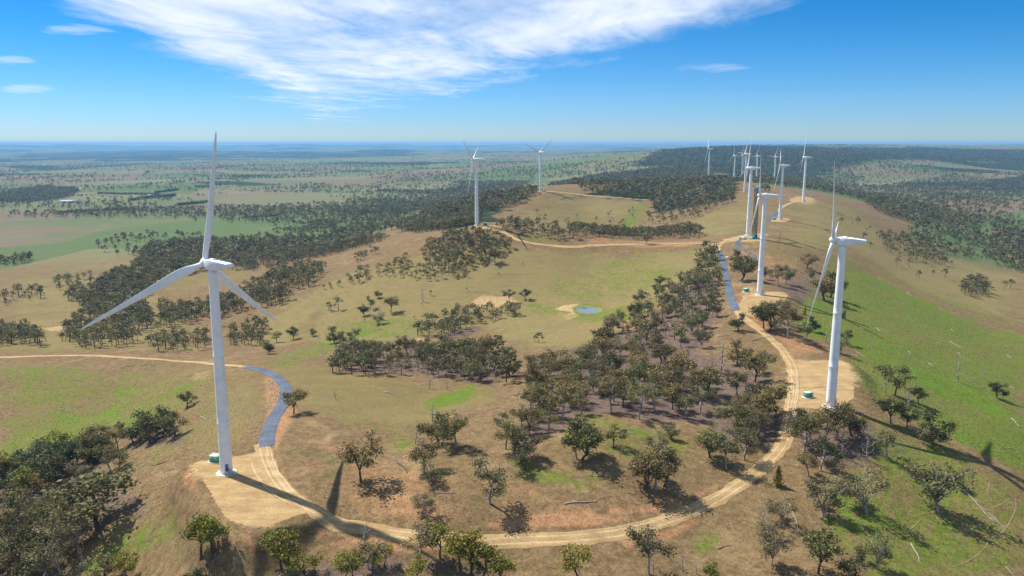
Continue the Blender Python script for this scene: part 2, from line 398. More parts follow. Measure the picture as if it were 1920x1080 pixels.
# dry tan grass
for pl, a in [([(600,560),(700,500),(980,465),(1340,466),(1330,520),(1250,560),(1180,610),(1060,660),(990,650),(900,610),(760,640),(640,650),(560,640)], .95),
  ([(470,692),(560,680),(700,705),(960,722),(940,750),(800,800),(640,800),(560,770),(530,720)], .62),
  ([(430,690),(490,695),(510,740),(480,830),(440,850),(380,850),(350,800),(400,720)], .55),
  ([(0,672),(400,684),(440,700),(420,760),(330,790),(0,870)], .5),
  ([(0,520),(200,515),(330,560),(380,660),(0,664)], .75), ([(0,470),(330,430),(560,430),(480,480),(330,520),(0,510)], .6), ([(0,545),(0,440),(440,420),(560,430),(480,520),(330,560),(200,520)], .55),
  ([(960,400),(1040,362),(1220,374),(1180,410),(1060,435),(960,425)], .7), ([(440,650),(520,565),(660,505),(780,478),(800,500),(700,530),(620,570),(540,650)], .85), ([(1440,400),(1500,375),(1600,395),(1620,430),(1500,420)], .8),
  ([(1220,440),(1340,395),(1400,365),(1440,400),(1400,440),(1340,452)], .7),
  ([(1440,440),(1500,380),(1580,380),(1700,470),(1860,560),(1900,600),(1760,560),(1600,470),(1500,470)], .85),
  ([(1600,440),(1700,440),(1920,520),(1920,590),(1800,560),(1680,500)], .75),
  ([(1480,900),(1620,880),(1720,960),(1680,1080),(1420,1080)], .35), ([(130,1000),(240,930),(340,930),(420,1000),(440,1080),(120,1080)], .45),
  ([(1250,990),(1420,900),(1470,850),(1500,900),(1440,1080),(1240,1080)], .3)]: paint(mT, pl, a)
# greener grass
for pl, a, s in [([(1470,600),(1500,545),(1560,480),(1700,545),(1850,610),(1960,640),(1960,960),(1880,885),(1740,810),(1640,770),(1606,700),(1560,650),(1500,640)], .73, .03),
  ([(1480,575),(1540,590),(1640,650),(1800,710),(1960,790),(1960,840),(1820,770),(1680,700),(1570,650),(1510,640),(1470,610)], .86, .03),
  ([(1560,470),(1640,490),(1800,560),(1950,620),(1950,660),(1700,570),(1560,520)], .45, .03),
  ([(1640,770),(1880,880),(1960,960),(1960,1080),(1640,1100),(1560,980),(1560,900),(1620,860)], .60, .03),
  ([(1690,1005),(1780,990),(1800,1040),(1760,1080),(1680,1080)], .7, .02), ([(1575,920),(1600,925),(1615,965),(1580,960)], .6, .02),
  ([(1650,900),(1720,905),(1730,935),(1660,935)], .45, .02),
  ([(0,690),(200,690),(400,700),(400,740),(300,790),(120,850),(-40,890),(-40,690)], .56, .04), ([(0,820),(150,790),(280,760),(330,770),(120,840),(0,880)], .7, .02),
  ([(300,800),(420,740),(440,770),(340,850),(220,900)], .35, .02), ([(225,1010),(330,960),(360,975),(260,1040),(170,1080),(130,1080)], .62, .02),
  ([(1070,770),(1200,800),(1330,830),(1320,870),(1200,880),(1130,860),(1060,830)], .62, .03), ([(960,860),(1060,880),(1150,895),(1080,915),(970,900)], .55, .02),
  ([(780,770),(830,735),(900,715),(885,745),(810,775)], .85, .02), ([(600,760),(740,780),(760,820),(640,800)], .4, .03), ([(800,870),(850,880),(850,910),(800,900)], .55, .02),
  ([(730,830),(770,812),(790,835),(745,845)], .6, .02), ([(620,855),(660,850),(660,870),(630,880)], .5, .015),
  ([(480,670),(560,650),(640,600),(760,590),(840,600),(760,630),(640,655),(560,690),(500,690)], .6, .03),
  ([(1060,500),(1180,470),(1290,470),(1280,530),(1200,560),(1100,560),(1000,560)], .52, .05), ([(1000,585),(1080,600),(1180,600),(1240,560),(1180,575),(1120,570),(1000,570)], .7, .02),
  ([(990,610),(1060,610),(1000,660),(940,650)], .4, .03), ([(1160,405),(1225,378),(1200,415),(1120,445)], .7, .02), ([(990,380),(1080,385),(1140,410),(1060,425)], .34, .03),
  ([(1290,500),(1340,465),(1345,500),(1310,520)], .3, .02), ([(940,430),(1010,440),(1060,455),(980,450)], .6, .01),
  ([(1300,720),(1440,740),(1440,790),(1330,800)], .4, .03), ([(1290,940),(1330,925),(1330,960),(1300,970)], .45, .02), ([(1300,1010),(1350,1000),(1350,1040),(1300,1040)], .6, .02),
  ([(1410,455),(1480,450),(1540,480),(1480,490),(1420,475)], .4, .02), ([(1030,1070),(1060,1050),(1080,1080)], .5, .01), ([(1500,560),(1560,580),(1560,600),(1480,590)], .5, .02)]: paint(mG, pl, a, s)
# reddish bare soil round the loop road
for pl, a, s in [([(520,800),(640,830),(800,880),(1000,900),(1080,950),(1250,930),(1400,870),(1440,850),(1400,905),(1300,955),(1200,985),(1000,998),(800,990),(680,970),(580,930),(530,870)], .52, .03),
  ([(900,985),(1000,965),(1080,960),(1200,975),(1100,985),(960,990)], .95, .008), ([(1140,945),(1180,958),(1250,945),(1230,960),(1140,965)], .9, .006), ([(1300,925),(1360,900),(1355,912),(1310,935)], .95, .006),
  ([(1150,1010),(1240,995),(1310,975),(1260,1010),(1180,1030)], .85, .01), ([(540,1000),(700,1000),(860,1025),(800,1040),(600,1030)], .8, .015),
  ([(430,980),(480,1012),(560,1000),(600,980),(640,1000),(560,1030),(470,1040)], .8, .012), ([(340,890),(365,890),(400,960),(420,1010),(370,960)], .8, .012), ([(490,700),(540,715),(560,770),(530,840),(540,900),(620,960),(700,990),(640,985),(540,930),(505,850)], .75, .01),
  ([(1395,595),(1470,650),(1490,680),(1560,660),(1480,620),(1410,590)], .7, .01), ([(1440,560),(1500,555),(1530,580),(1600,650),(1560,660),(1500,600)], .5, .02),
  ([(1346,470),(1360,480),(1375,530),(1395,560),(1385,570),(1365,530)], .85, .008), ([(1360,490),(1390,470),(1430,470),(1520,500),(1470,540),(1400,520)], .55, .03),
  ([(1000,520),(1300,458),(1300,470),(1010,470)], .0, .01), ([(960,462),(1100,470),(1300,466),(1200,480),(1050,480)], .5, .012), ([(1100,440),(1340,446),(1340,456),(1100,457)], .7, .01),
  ([(1560,768),(1480,775),(1440,850),(1500,880),(1600,850),(1660,810)], .35, .03), ([(1600,690),(1660,740),(1660,800),(1604,760)], .4, .02),
  ([(1040,650),(1080,620),(1090,630),(1050,660),(1010,690)], .5, .01), ([(1150,600),(1200,590),(1210,620),(1160,620)], .7, .02)]: paint(mR, pl, a, s)
# pale bare dirt
for pl, a, s in [([(880,565),(905,553),(950,556),(972,568),(940,574),(890,576)], .8, .008), ([(1010,585),(1060,572),(1085,570),(1075,588),(1040,580)], .9, .006), ([(1060,600),(1080,596),(1090,588),(1070,585),(1050,590)], .5, .006),
  ([(800,600),(830,590),(840,600),(780,615)], .6, .01), ([(360,700),(410,690),(400,710),(350,720)], .45, .01), ([(1385,540),(1420,530),(1440,548),(1395,570),(1380,560)], .55, .01),
  ([(760,635),(800,632),(800,640),(760,642)], .6, .004), ([(80,615),(130,610),(130,618),(90,622)], .6, .004), ([(640,742),(720,690),(760,694),(680,700)], .0, .01)]: paint(mD, pl, a, s)
for k, w in PADW.items(): paint(mD, w, .8, .022, True); paint(mR, w+0, .75, .03, True)
paint(mL, [(40,525),(120,500),(200,484),(300,482),(350,500),(345,520),(200,530)], .62, .03)
GROVES = {}
# tree belts and woods of the far plain, dark patches drawn out along the creeks
fw = sstep(.56, .64, fbm(GX/1500, GY/1100, 5, 61)*.75+fbm(GX/420, GY/420, 3, 63)*.25)
mF[:] = np.maximum(mF, fw*.85*sstep(3000, 5200, GR))
# brown leaf litter below the groves
LIT = [[(960,800),(990,690),(1040,650),(1110,640),(1200,600),(1230,530),(1300,470),(1350,500),(1345,600),(1330,660),(1440,700),(1460,780),(1470,830),(1400,850),(1300,800),(1130,780),(1050,810),(960,850)],
 [(610,700),(720,650),(880,650),(970,690),(940,730),(780,705)], [(0,960),(0,900),(180,850),(200,880),(280,960),(150,1010),(60,1080),(-60,1080)], [(1490,800),(1620,790),(1720,840),(1700,870),(1600,880),(1500,860)],
 [(240,790),(330,770),(340,830),(240,840)], [(760,625),(900,575),(970,585),(860,640)], [(780,490),(950,450),(960,470),(830,530)], [(110,640),(380,600),(460,560),(560,520),(680,560),(600,610),(400,670),(120,660)],
 [(500,1060),(900,1060),(940,1100),(500,1100)], [(1420,540),(1480,510),(1580,530),(1590,570),(1500,600)], [(480,520),(700,440),(880,420),(880,440),(640,510),(520,550)]]
for k_, pl in enumerate(LIT): paint(mL, pl, 0.3 if k_ in (7, 10) else .68, .03)
# wooded far hills
for pl, a in [([(1185,310),(1230,285),(1300,277),(1440,274),(1560,277),(1700,277),(1920,280),(1920,306),(1800,304),(1700,298),(1600,310),(1500,335),(1400,335),(1300,312),(1210,312)], 1.0),
  ([(1090,368),(1180,348),(1340,336),(1390,352),(1370,372),(1300,388),(1230,398),(1215,376),(1120,366)], .9), ([(1030,345),(1180,322),(1310,316),(1330,332),(1180,350)], .8), ([(0,290),(200,283),(420,283),(800,285),(800,292),(300,296),(0,302)], .55), ([(0,312),(120,308),(200,315),(0,322)], .6),
  ([(760,432),(840,395),(1000,355),(960,385),(880,426)], .8)]: paint(mF, pl, a, .03)

NB_, NS_ = GX.shape
V = np.stack([GX, GY, Z+CZ], -1).reshape(-1, 3)
ii, jj = np.meshgrid(np.arange(NB_-1), np.arange(NS_-1), indexing='ij')
F = np.stack([ii*NS_+jj, ii*NS_+jj+1, (ii+1)*NS_+jj+1, (ii+1)*NS_+jj], -1).reshape(-1, 4)[:, ::-1]
i0 = np.arange(NB_-1)
V = np.vstack([V, [[0, 0, Z[:, 0].mean()+CZ]]])
F3 = np.stack([i0*NS_, (i0+1)*NS_, np.full(NB_-1, len(V)-1)], -1)
gm = smooth(mesh_np('ground', V, [F, F3[:, ::-1]]))
def attr(me, name, *ch):
    a = me.attributes.new(name, 'FLOAT_COLOR', 'POINT')
    c = np.zeros((len(V), 4), np.float32)
    for k, x in enumerate(ch): c[:NB_*NS_, k] = x.ravel()
    a.data.foreach_set('color', c.ravel())
attr(gm, 'mA', mG, mT, mR, mF); attr(gm, 'mB', mD, mL, mP, np.ones(GX.shape))
gmat = bpy.data.materials.new('hill_ground'); gmat.use_nodes = True; T = NT(gmat.node_tree); bs = T.n['Principled BSDF']
pos = T.node('ShaderNodeNewGeometry').outputs['Position']
aA = T.node('ShaderNodeAttribute', attribute_name='mA'); aB = T.node('ShaderNodeAttribute', attribute_name='mB')
sA = T.node('ShaderNodeSeparateColor'); T.l.new(aA.outputs['Color'], sA.inputs[0]); sB = T.node('ShaderNodeSeparateColor'); T.l.new(aB.outputs['Color'], sB.inputs[0])
wG, wT, wR = sA.outputs; wD, wL, wP = sB.outputs; wF = aA.outputs['Alpha']
n1 = T.noise(pos, 1/70, 5, .6); n2 = T.noise(pos, 1/14, 6, .65); n3 = T.noise(pos, 1/3.2, 6, .7, .4); n4 = T.noise(pos, 1/.9, 4, .7)
n5 = T.noise(T.mapping(pos, (1, 1, 1), (0, 0, .7), (50, 20, 0)), 1/30, 6, .66, .6)
nst = T.noise(T.mapping(pos, (1/3.0, 1/22.0, 1), (0, 0, .62)), 1.0, 5, .65, .5)
def wt(m, nz, k=.8, lo=.3, hi=.7): return T.ramp(T.math('MULTIPLY_ADD', T.math('SUBTRACT', nz, .5), k, m), lo, hi)
def two(a, b, f, lo=.35, hi=.65): return T.mix(T.ramp(f, lo, hi), (*a, 1), (*b, 1))
c = two((.122, .080, .040), (.224, .155, .074), n3, .3, .7)
c = T.mix(T.ramp(n2, .45, .62, 0, .55), c, two((.162, .100, .054), (.275, .193, .10), n3))
c = T.mix(T.ramp(n5, .54, .70, 0, .7), c, two((.265, .180, .095), (.34, .24, .13), n3))
c = T.mix(T.ramp(n5, .42, .30, 0, .55), c, two((.080, .088, .030), (.135, .138, .048), n3))
c = T.mix(wt(wL, n2, .6), c, two((.090, .062, .050), (.185, .130, .100), n3, .3, .7))
c = T.mix(T.math('MULTIPLY', wt(wT, n5, .9), .92), c, two((.212, .162, .064), (.155, .128, .048), n2, .3, .7))
c = T.mix(T.math('MULTIPLY', wt(wT, n1, 1.2, .45, .9), .5), c, (.25, .195, .082, 1))
n7 = T.noise(T.mapping(pos, (1/52, 1/30, 1), (0, 0, .5), (9, 4, 0)), 1.0, 7, .68, .7)
c = T.mix(T.math('MULTIPLY', T.ramp(wT, .2, .7), T.ramp(n7, .50, .66, 0, .62)), c, two((.175, .118, .070), (.135, .105, .055), n3, .3, .7))
c = T.mix(T.math('MULTIPLY', T.ramp(wT, .2, .7), T.ramp(n7, .46, .32, 0, .6)), c, (.150, .158, .042, 1))
c = T.mix(T.math('MULTIPLY', wt(wR, n5, 1.3, .35, .9), .85), c, two((.30, .150, .075), (.40, .225, .115), n3))
gcol = T.mix(T.ramp(n1, .35, .65), two((.080, .130, .013), (.135, .190, .024), n3, .3, .7), two((.110, .130, .024), (.165, .172, .036), n3, .3, .7))
c = T.mix(T.math('MULTIPLY', wt(wG, T.math('MULTIPLY_ADD', nst, .55, T.math('MULTIPLY', n5, .45)), 2.7, .28, .80), .92), c, gcol)
c = T.mix(T.math('MULTIPLY', wt(wG, n2, 1.5, .75, 1.15), .85), c, (.105, .20, .016, 1))
# paddocks of the plain
vor = T.node('ShaderNodeTexVoronoi'); vor.inputs['Scale'].default_value = 1/620; T.l.new(T.mix(.02, pos, T.node('ShaderNodeTexNoise').outputs['Color']) if False else pos, vor.inputs['Vector'])
sv = T.node('ShaderNodeSeparateColor'); T.l.new(vor.outputs['Color'], sv.inputs[0])
nP = T.noise(pos, 1/700, 7, .66, .4); nP2 = T.noise(pos, 1/130, 7, .68, .3)
pc = T.mix(T.ramp(sv.outputs[0], .2, .6), (.105, .135, .050, 1), (.185, .165, .085, 1))
pc = T.mix(T.ramp(sv.outputs[1], .55, .75, 0, .8), pc, (.185, .125, .085, 1))
pc = T.mix(T.ramp(nP, .45, .62, 0, .7), pc, (.085, .140, .050, 1))
pc = T.mix(T.ramp(nP2, .52, .75, 0, .55), pc, (.235, .175, .095, 1))
pc = T.mix(T.ramp(nP2, .50, .25, 0, .5), pc, (.125, .170, .030, 1))
c = T.mix(wt(wP, n1, .5), c, pc)
nFo = T.noise(pos, 1/22, 5, .7); nFm = T.noise(pos, 1/420, 4, .6)
fc = two((.018, .030, .014), (.052, .062, .028), nFo, .35, .65)
c = T.mix(wt(wF, nFm, .9, .35, .6), c, fc)
c = T.mix(T.math('MULTIPLY', wt(wD, n3, .7), .95), c, two((.34, .225, .105), (.46, .33, .17), n3))
c = T.mix(1.0, c, T.ramp(n4, .25, .75, .66, 1.3), 'MULTIPLY')
c = T.mix(T.ramp(n3, .60, .70, 0, .55), c, T.mix(1.0, c, (.45, .42, .40, 1), 'MULTIPLY'))
T.l.new(c, bs.inputs['Base Color']); bs.inputs['Roughness'].default_value = .95; bs.inputs['Specular IOR Level'].default_value = .05
bp = T.node('ShaderNodeBump'); bp.inputs['Strength'].default_value = .55; bp.inputs['Distance'].default_value = .5
T.l.new(T.math('ADD', n3, T.math('MULTIPLY', n4, .35)), bp.inputs['Height']); T.l.new(bp.outputs[0], bs.inputs['Normal'])
link('ground', gm, gmat, kind='structure')

# ------------------------------------------------------------------ roads, pads, pond
def roadmat(name, c0, c1, rut, rough=.9, edge=.35):
    m = bpy.data.materials.new(name); m.use_nodes = True; T = NT(m.node_tree); bs = T.n['Principled BSDF']
    pos = T.node('ShaderNodeNewGeometry').outputs['Position']
    uv = T.node('ShaderNodeAttribute', attribute_name='across').outputs['Fac']
    a = T.noise(pos, 1/9, 6, .65); b = T.noise(pos, 1/.8, 5, .7)
    c = T.mix(T.ramp(a, .3, .7), (*c0, 1), (*c1, 1))
    d = T.math('ABSOLUTE', T.math('SUBTRACT', T.math('ABSOLUTE', uv), .42))
    c = T.mix(T.math('MULTIPLY', T.ramp(d, 0, .2, .85, 0), T.ramp(a, .25, .55)), c, (*rut, 1))
    c = T.mix(1.0, c, T.ramp(b, .25, .75, .78, 1.16), 'MULTIPLY')
    e_ = T.noise(T.mapping(pos, (1/26, 1/5, 1), (0, 0, .5)), 1.0, 5, .65, .8)
    c = T.mix(1.0, c, T.ramp(e_, .3, .7, .82, 1.10), 'MULTIPLY')
    T.l.new(c, bs.inputs['Base Color']); bs.inputs['Roughness'].default_value = rough; bs.inputs['Specular IOR Level'].default_value = .12
    bp = T.node('ShaderNodeBump'); bp.inputs['Strength'].default_value = .3; bp.inputs['Distance'].default_value = .15
    T.l.new(b, bp.inputs['Height']); T.l.new(bp.outputs[0], bs.inputs['Normal'])
    return m
MGRAV = roadmat('tan_gravel', (.34, .222, .098), (.44, .305, .148), (.54, .41, .24))
MSEAL = roadmat('blue_grey_seal', (.085, .105, .140), (.125, .150, .195), (.118, .142, .188), .75)
MTRK = roadmat('bare_wheel_track', (.23, .165, .085), (.31, .22, .115), (.31, .22, .115))
def spline(w, step):
    w = np.asarray(w, float); n = len(w)
    p = np.vstack([2*w[0]-w[1], w, 2*w[-1]-w[-2]]); out = []
    for i in range(n-1):
        a, b, c_, d_ = p[i:i+4]; L = np.linalg.norm(c_-b); m = max(2, int(L/step))
        t = np.linspace(0, 1, m, endpoint=False)[:, None]
        out.append(.5*((2*b)+(-a+c_)*t+(2*a-5*b+4*c_-d_)*t*t+(-a+3*b-3*c_+d_)*t**3))
    out.append(w[-1:]); return np.vstack(out)
ROADW = []
def strip(name, pl, width, mat, lift=.14, step=2.0, ragged=.18, taper=False):
    w = spline(wpoly(pl), step)
    if width > 3: ROADW.append(w[np.hypot(w[:, 0], w[:, 1]) < 700])
    t = np.gradient(w, axis=0); t /= np.linalg.norm(t, axis=1)[:, None]+1e-9; nrm = np.stack([-t[:, 1], t[:, 0]], 1)
    k = np.array([-1, -.82, -.42, 0, .42, .82, 1.0])
    hw = np.full(len(w), width/2)
    if taper: hw = hw*np.clip(np.minimum(np.arange(len(w)), np.arange(len(w))[::-1])/6.0, .15, 1)
    off = hw[:, None]*k[None]
    for col, sd in ((0, 5), (6, 9)):
        off[:, col] += (fbm(w[:, 0]/3.5, w[:, 1]/3.5, 3, sd)-.5)*ragged*width*1.6
    X = w[:, None, 0]+nrm[:, None, 0]*off; Y = w[:, None, 1]+nrm[:, None, 1]*off
    zc = zrel(X, Y); zz = zc+CZ+lift+np.array([-.1, 0, .02, .06, .02, 0, -.1])*min(1, width/4)
    v = np.stack([X, Y, zz], -1).reshape(-1, 3)
    i, j = np.meshgrid(np.arange(len(w)-1), np.arange(6), indexing='ij')
    q = np.stack([i*7+j, i*7+j+1, (i+1)*7+j+1, (i+1)*7+j], -1).reshape(-1, 4)[:, ::-1]
    me = mesh_np(name, v, [q[:, ::-1]]); smooth(me)
    at_ = me.attributes.new('across', 'FLOAT', 'POINT'); at_.data.foreach_set('value', np.tile(k, len(w)).astype(np.float32))
    return link(name, me, mat, kind='structure')
def pad(name, w, lift=.07, step=1.6):
    w = np.asarray(w); x0, y0 = w.min(0)-3; x1, y1 = w.max(0)+3
    # fine grid clipped to the ragged outline
    nx, ny = int((x1-x0)/step), int((y1-y0)/step)
    gx, gy = np.meshgrid(np.linspace(x0, x1, nx), np.linspace(y0, y1, ny), indexing='ij')
    sd = poly_sd(gx, gy, w)+(fbm(gx/5, gy/5, 3, 77)-.5)*3.0
    keep = sd > 0
    z = zrel(gx, gy)+CZ+lift-np.clip(1.0-sd, 0, 1)*.12
    idx = -np.ones(gx.shape, int); kk = sd > -step*1.2; idx[kk] = np.arange(kk.sum())
    q = np.stack([idx[:-1, :-1], idx[1:, :-1], idx[1:, 1:], idx[:-1, 1:]], -1).reshape(-1, 4); q = q[(q >= 0).all(1)]
    me = smooth(mesh_np(name, np.stack([gx, gy, z], -1)[kk], [q]))
    return link(name, me, MGRAV, kind='structure')
for k, w in PADW.items(): pad('turbine_pad', w)
GR_ = [(492,832),(500,865),(520,903),(555,938),(605,966),(680,990),(760,1004),(860,1013),(960,1014),(1060,1010),(1140,1003),(1210,988),(1290,962),(1350,933),(1400,900),(1440,866),(1466,835),(1478,800),(1483,760),(1489,720),(1487,690),(1470,660),(1445,635),(1415,612),(1395,597),(1383,582)]
strip('gravel_road', GR_, 6.4, MGRAV, .15)
strip('gravel_road', [(462,689),(430,685),(380,680),(320,676),(250,671),(180,667),(100,667),(0,670),(-120,678)], 4.8, MGRAV, .15, 3)
strip('sealed_road', [(499,838),(503,812),(513,785),(526,765),(535,742),(533,722),(515,705),(490,694),(458,688)], 6.6, MSEAL, .22, 2, .07)
strip('sealed_road', [(1380,582),(1370,560),(1365,530),(1359,505),(1354,485),(1347,470)], 6.0, MSEAL, .25, 3, .05)
strip('gravel_road', [(1347,471),(1345,463),(1338,458),(1300,456),(1200,458),(1100,461),(1020,459),(975,451),(955,441),(935,432),(900,426)], 6.0, MGRAV, .15, 3)
strip('gravel_road', [(1345,464),(1352,457),(1370,451),(1390,446)], 6.0, MGRAV, .17, 3)
strip('sealed_road', [(1390,449),(1382,455),(1386,465),(1402,472),(1413,478),(1415,484),(1402,489)], 4.0, MSEAL, .22, 3, .05)
strip('sealed_road', [(1440,414),(1450,404),(1460,396)], 7.0, MSEAL, .3, 4, .05)
strip('gravel_road', [(1460,396),(1468,388),(1485,380),(1505,376)], 6.0, MGRAV, .25, 4)
strip('gravel_road', [(1005,359),(1060,361.5),(1120,368),(1180,372.5),(1222,375)], 7.0, MGRAV, .3, 5)
for pl in ([(1090,592),(1068,606),(1050,622),(1040,642),(1018,662),(1003,678)], [(1108,592),(1085,606),(1066,625),(1048,646),(1030,668),(1005,688)], [(1112,622),(1090,634),(1070,648)],
  [(1902,930),(1905,950),(1896,975),(1880,996),(1858,1010),(1840,1035),(1815,1052),(1785,1064)], [(1900,932),(1880,944),(1860,952),(1848,958)], [(1870,1000),(1845,1008),(1830,1025)],
  [(1700,973),(1740,962),(1770,965)], [(1650,899),(1690,893),(1720,890)], [(1690,1005),(1710,990),(1730,970)], [(1790,1005),(1830,988),(1860,975)], [(1858,895),(1852,925),(1862,940)], [(120,560),(131,572),(126,590),(118,610)],
  [(1540,600),(1556,606),(1564,630)], [(1780,590),(1800,600),(1842,617)], [(1700,880),(1740,868),(1760,860)], [(640,700),(700,702),(760,708),(830,716)]):
    strip('dirt_track', pl, .5, MTRK, .07, 1.5, .5, True)
MRUT = roadmat('worn_wheel_rut', (.44, .31, .16), (.54, .40, .23), (.54, .40, .23))
for pl in ([(497,846),(504,870),(521,900),(553,936),(600,968)], [(507,843),(514,868),(531,899),(563,933),(608,963)], [(470,860),(480,890),(510,925),(560,955)], [(1473,690),(1488,720),(1484,760),(1471,800)], [(1481,688),(1496,720),(1493,760),(1480,800)], [(1500,735),(1540,725),(1580,735)]):
    strip('dirt_track', pl, .7, MRUT, .24, 1.5, .4, True)
# farm dam
th = np.linspace(0, 2*math.pi, 48, endpoint=False)
pv = [(POND[0], POND[1], pond_level+CZ-.35)]; pq = []
for k in range(1, 6):
    for a in th:
        rr = k/5*1.02
        pv.append((POND[0]+PRX*rr*math.cos(a), POND[1]+PRY*rr*math.sin(a), pond_level+CZ-.35))
t3 = [(0, 1+k, 1+(k+1) % 48) for k in range(48)]
for r_ in range(4):
    for k in range(48): pq.append((1+r_*48+k, 1+(r_+1)*48+k, 1+(r_+1)*48+(k+1) % 48, 1+r_*48+(k+1) % 48))
wm = bpy.data.materials.new('dam_water'); wm.use_nodes = True; T = NT(wm.node_tree); b_ = T.n['Principled BSDF']
b_.inputs['Base Color'].default_value = (.07, .11, .14, 1); b_.inputs['Roughness'].default_value = .04; b_.inputs['IOR'].default_value = 1.33; b_.inputs['Specular IOR Level'].default_value = 1.0
nw = T.noise(T.node('ShaderNodeNewGeometry').outputs['Position'], .6, 3); bpw = T.node('ShaderNodeBump'); bpw.inputs['Strength'].default_value = .02; T.l.new(nw, bpw.inputs['Height']); T.l.new(bpw.outputs[0], b_.inputs['Normal'])
link('pond_water', mesh_np('pond_water', pv, [np.array(pq), np.array(t3)]), wm, kind='structure')
rng_ = th
ring = []; rq = []
for k, rr in enumerate((.84, 1.0, 1.14)):
    for i, a in enumerate(th):
        w_ = rr+.05*math.sin(3*a+k)+.03*math.sin(7*a)
        x_, y_ = POND[0]+PRX*w_*math.cos(a), POND[1]+PRY*w_*math.sin(a)
        ring.append((x_, y_, max(gz(x_, y_), pond_level+CZ-.35)+.05+.08*(k == 1)))
for k in range(2):
    for i in range(48): rq.append((k*48+i, (k+1)*48+i, (k+1)*48+(i+1) % 48, k*48+(i+1) % 48))
link('pond_weed', smooth(mesh_np('pond_weed', ring, [np.array(rq)])), material('yellow_green_water_weed', (.17, .22, .045), .8, 0, .2, .4, .4), kind='stuff')
# ------------------------------------------------------------------ wind turbines
def blade_mesh(Rb=46.0):
    rs = np.array([0.9, 2.2, 4.0, 6.5, 9.5, 13, 18, 24, 30, 36, 41, 44, 45.4, 46.0])*Rb/46
    ch = np.array([1.9, 1.95, 2.3, 3.0, 3.45, 3.35, 2.95, 2.45, 2.0, 1.55, 1.15, .8, .5, .12])
    tk = np.array([1.0, 1.0, .78, .5, .36, .29, .25, .22, .2, .18, .17, .16, .15, .15])
    tw = np.radians([16, 16, 15, 13, 11, 9, 6.5, 4.5, 3, 1.8, .8, .2, 0, 0])
    axf = np.array([.5, .5, .44, .36, .32, .31, .31, .32, .33, .35, .38, .4, .45, .5])
    N = 18; v = []
    for r, c_, t_, w_, a_ in zip(rs, ch, tk, tw, axf):
        th = np.arange(N)*2*math.pi/N
        cx = .5*(1-np.cos(th)); h = np.sin(th)*.5
        blend = np.clip((1.0-t_)/.5, 0, 1)
        shape = (1-blend)*1+blend*(1.35*(1-cx)**.55+.08)
        x = (cx-a_)*c_; y = h*t_*c_*shape
        bend = 0.0016*max(0, r-8)**1.75*.55
        X = x*math.cos(w_)-y*math.sin(w_); Y = x*math.sin(w_)+y*math.cos(w_)+bend*.12
        v.append(np.stack([X, Y, np.full(N, r)], 1))
    v = np.vstack(v); n = len(rs)
    i, j = np.meshgrid(np.arange(n-1), np.arange(N), indexing='ij'); j2 = (j+1) % N
    q = np.stack([i*N+j, i*N+j2, (i+1)*N+j2, (i+1)*N+j], -1).reshape(-1, 4)
    v = np.vstack([v, v[-N:].mean(0)]); tt = [((n-1)*N+k, (n-1)*N+(k+1) % N, n*N) for k in range(N)]
    return smooth(mesh_np('blade', v, [q, np.array(tt)]))
def loft(sec):      # list of (y, [(x,z)...]) sections
    n = len(sec[0][1]); v = []; q = []
    for y, pr in sec: v += [(x, y, z) for x, z in pr]
    for k in range(len(sec)-1):
        for j in range(n): q.append((k*n+j, k*n+(j+1) % n, (k+1)*n+(j+1) % n, (k+1)*n+j))
    v += [tuple(np.mean([(x, sec[0][0], z) for x, z in sec[0][1]], 0)), tuple(np.mean([(x, sec[-1][0], z) for x, z in sec[-1][1]], 0))]
    a, b = len(v)-2, len(v)-1; t = []
    for j in range(n): t += [(a, (j+1) % n, j), (b, (len(sec)-1)*n+j, (len(sec)-1)*n+(j+1) % n)]
    return v, q, t
def rrect(w, z0, z1, r=.35):
    o = []
    for cx, cz, a0 in ((w-r, z1-r, 0), (-w+r, z1-r, 90), (-w+r, z0+r, 180), (w-r, z0+r, 270)):
        for a in (0, 45, 90): o.append((cx+r*math.cos(R(a0+a)), cz+r*math.sin(R(a0+a))))
    return o
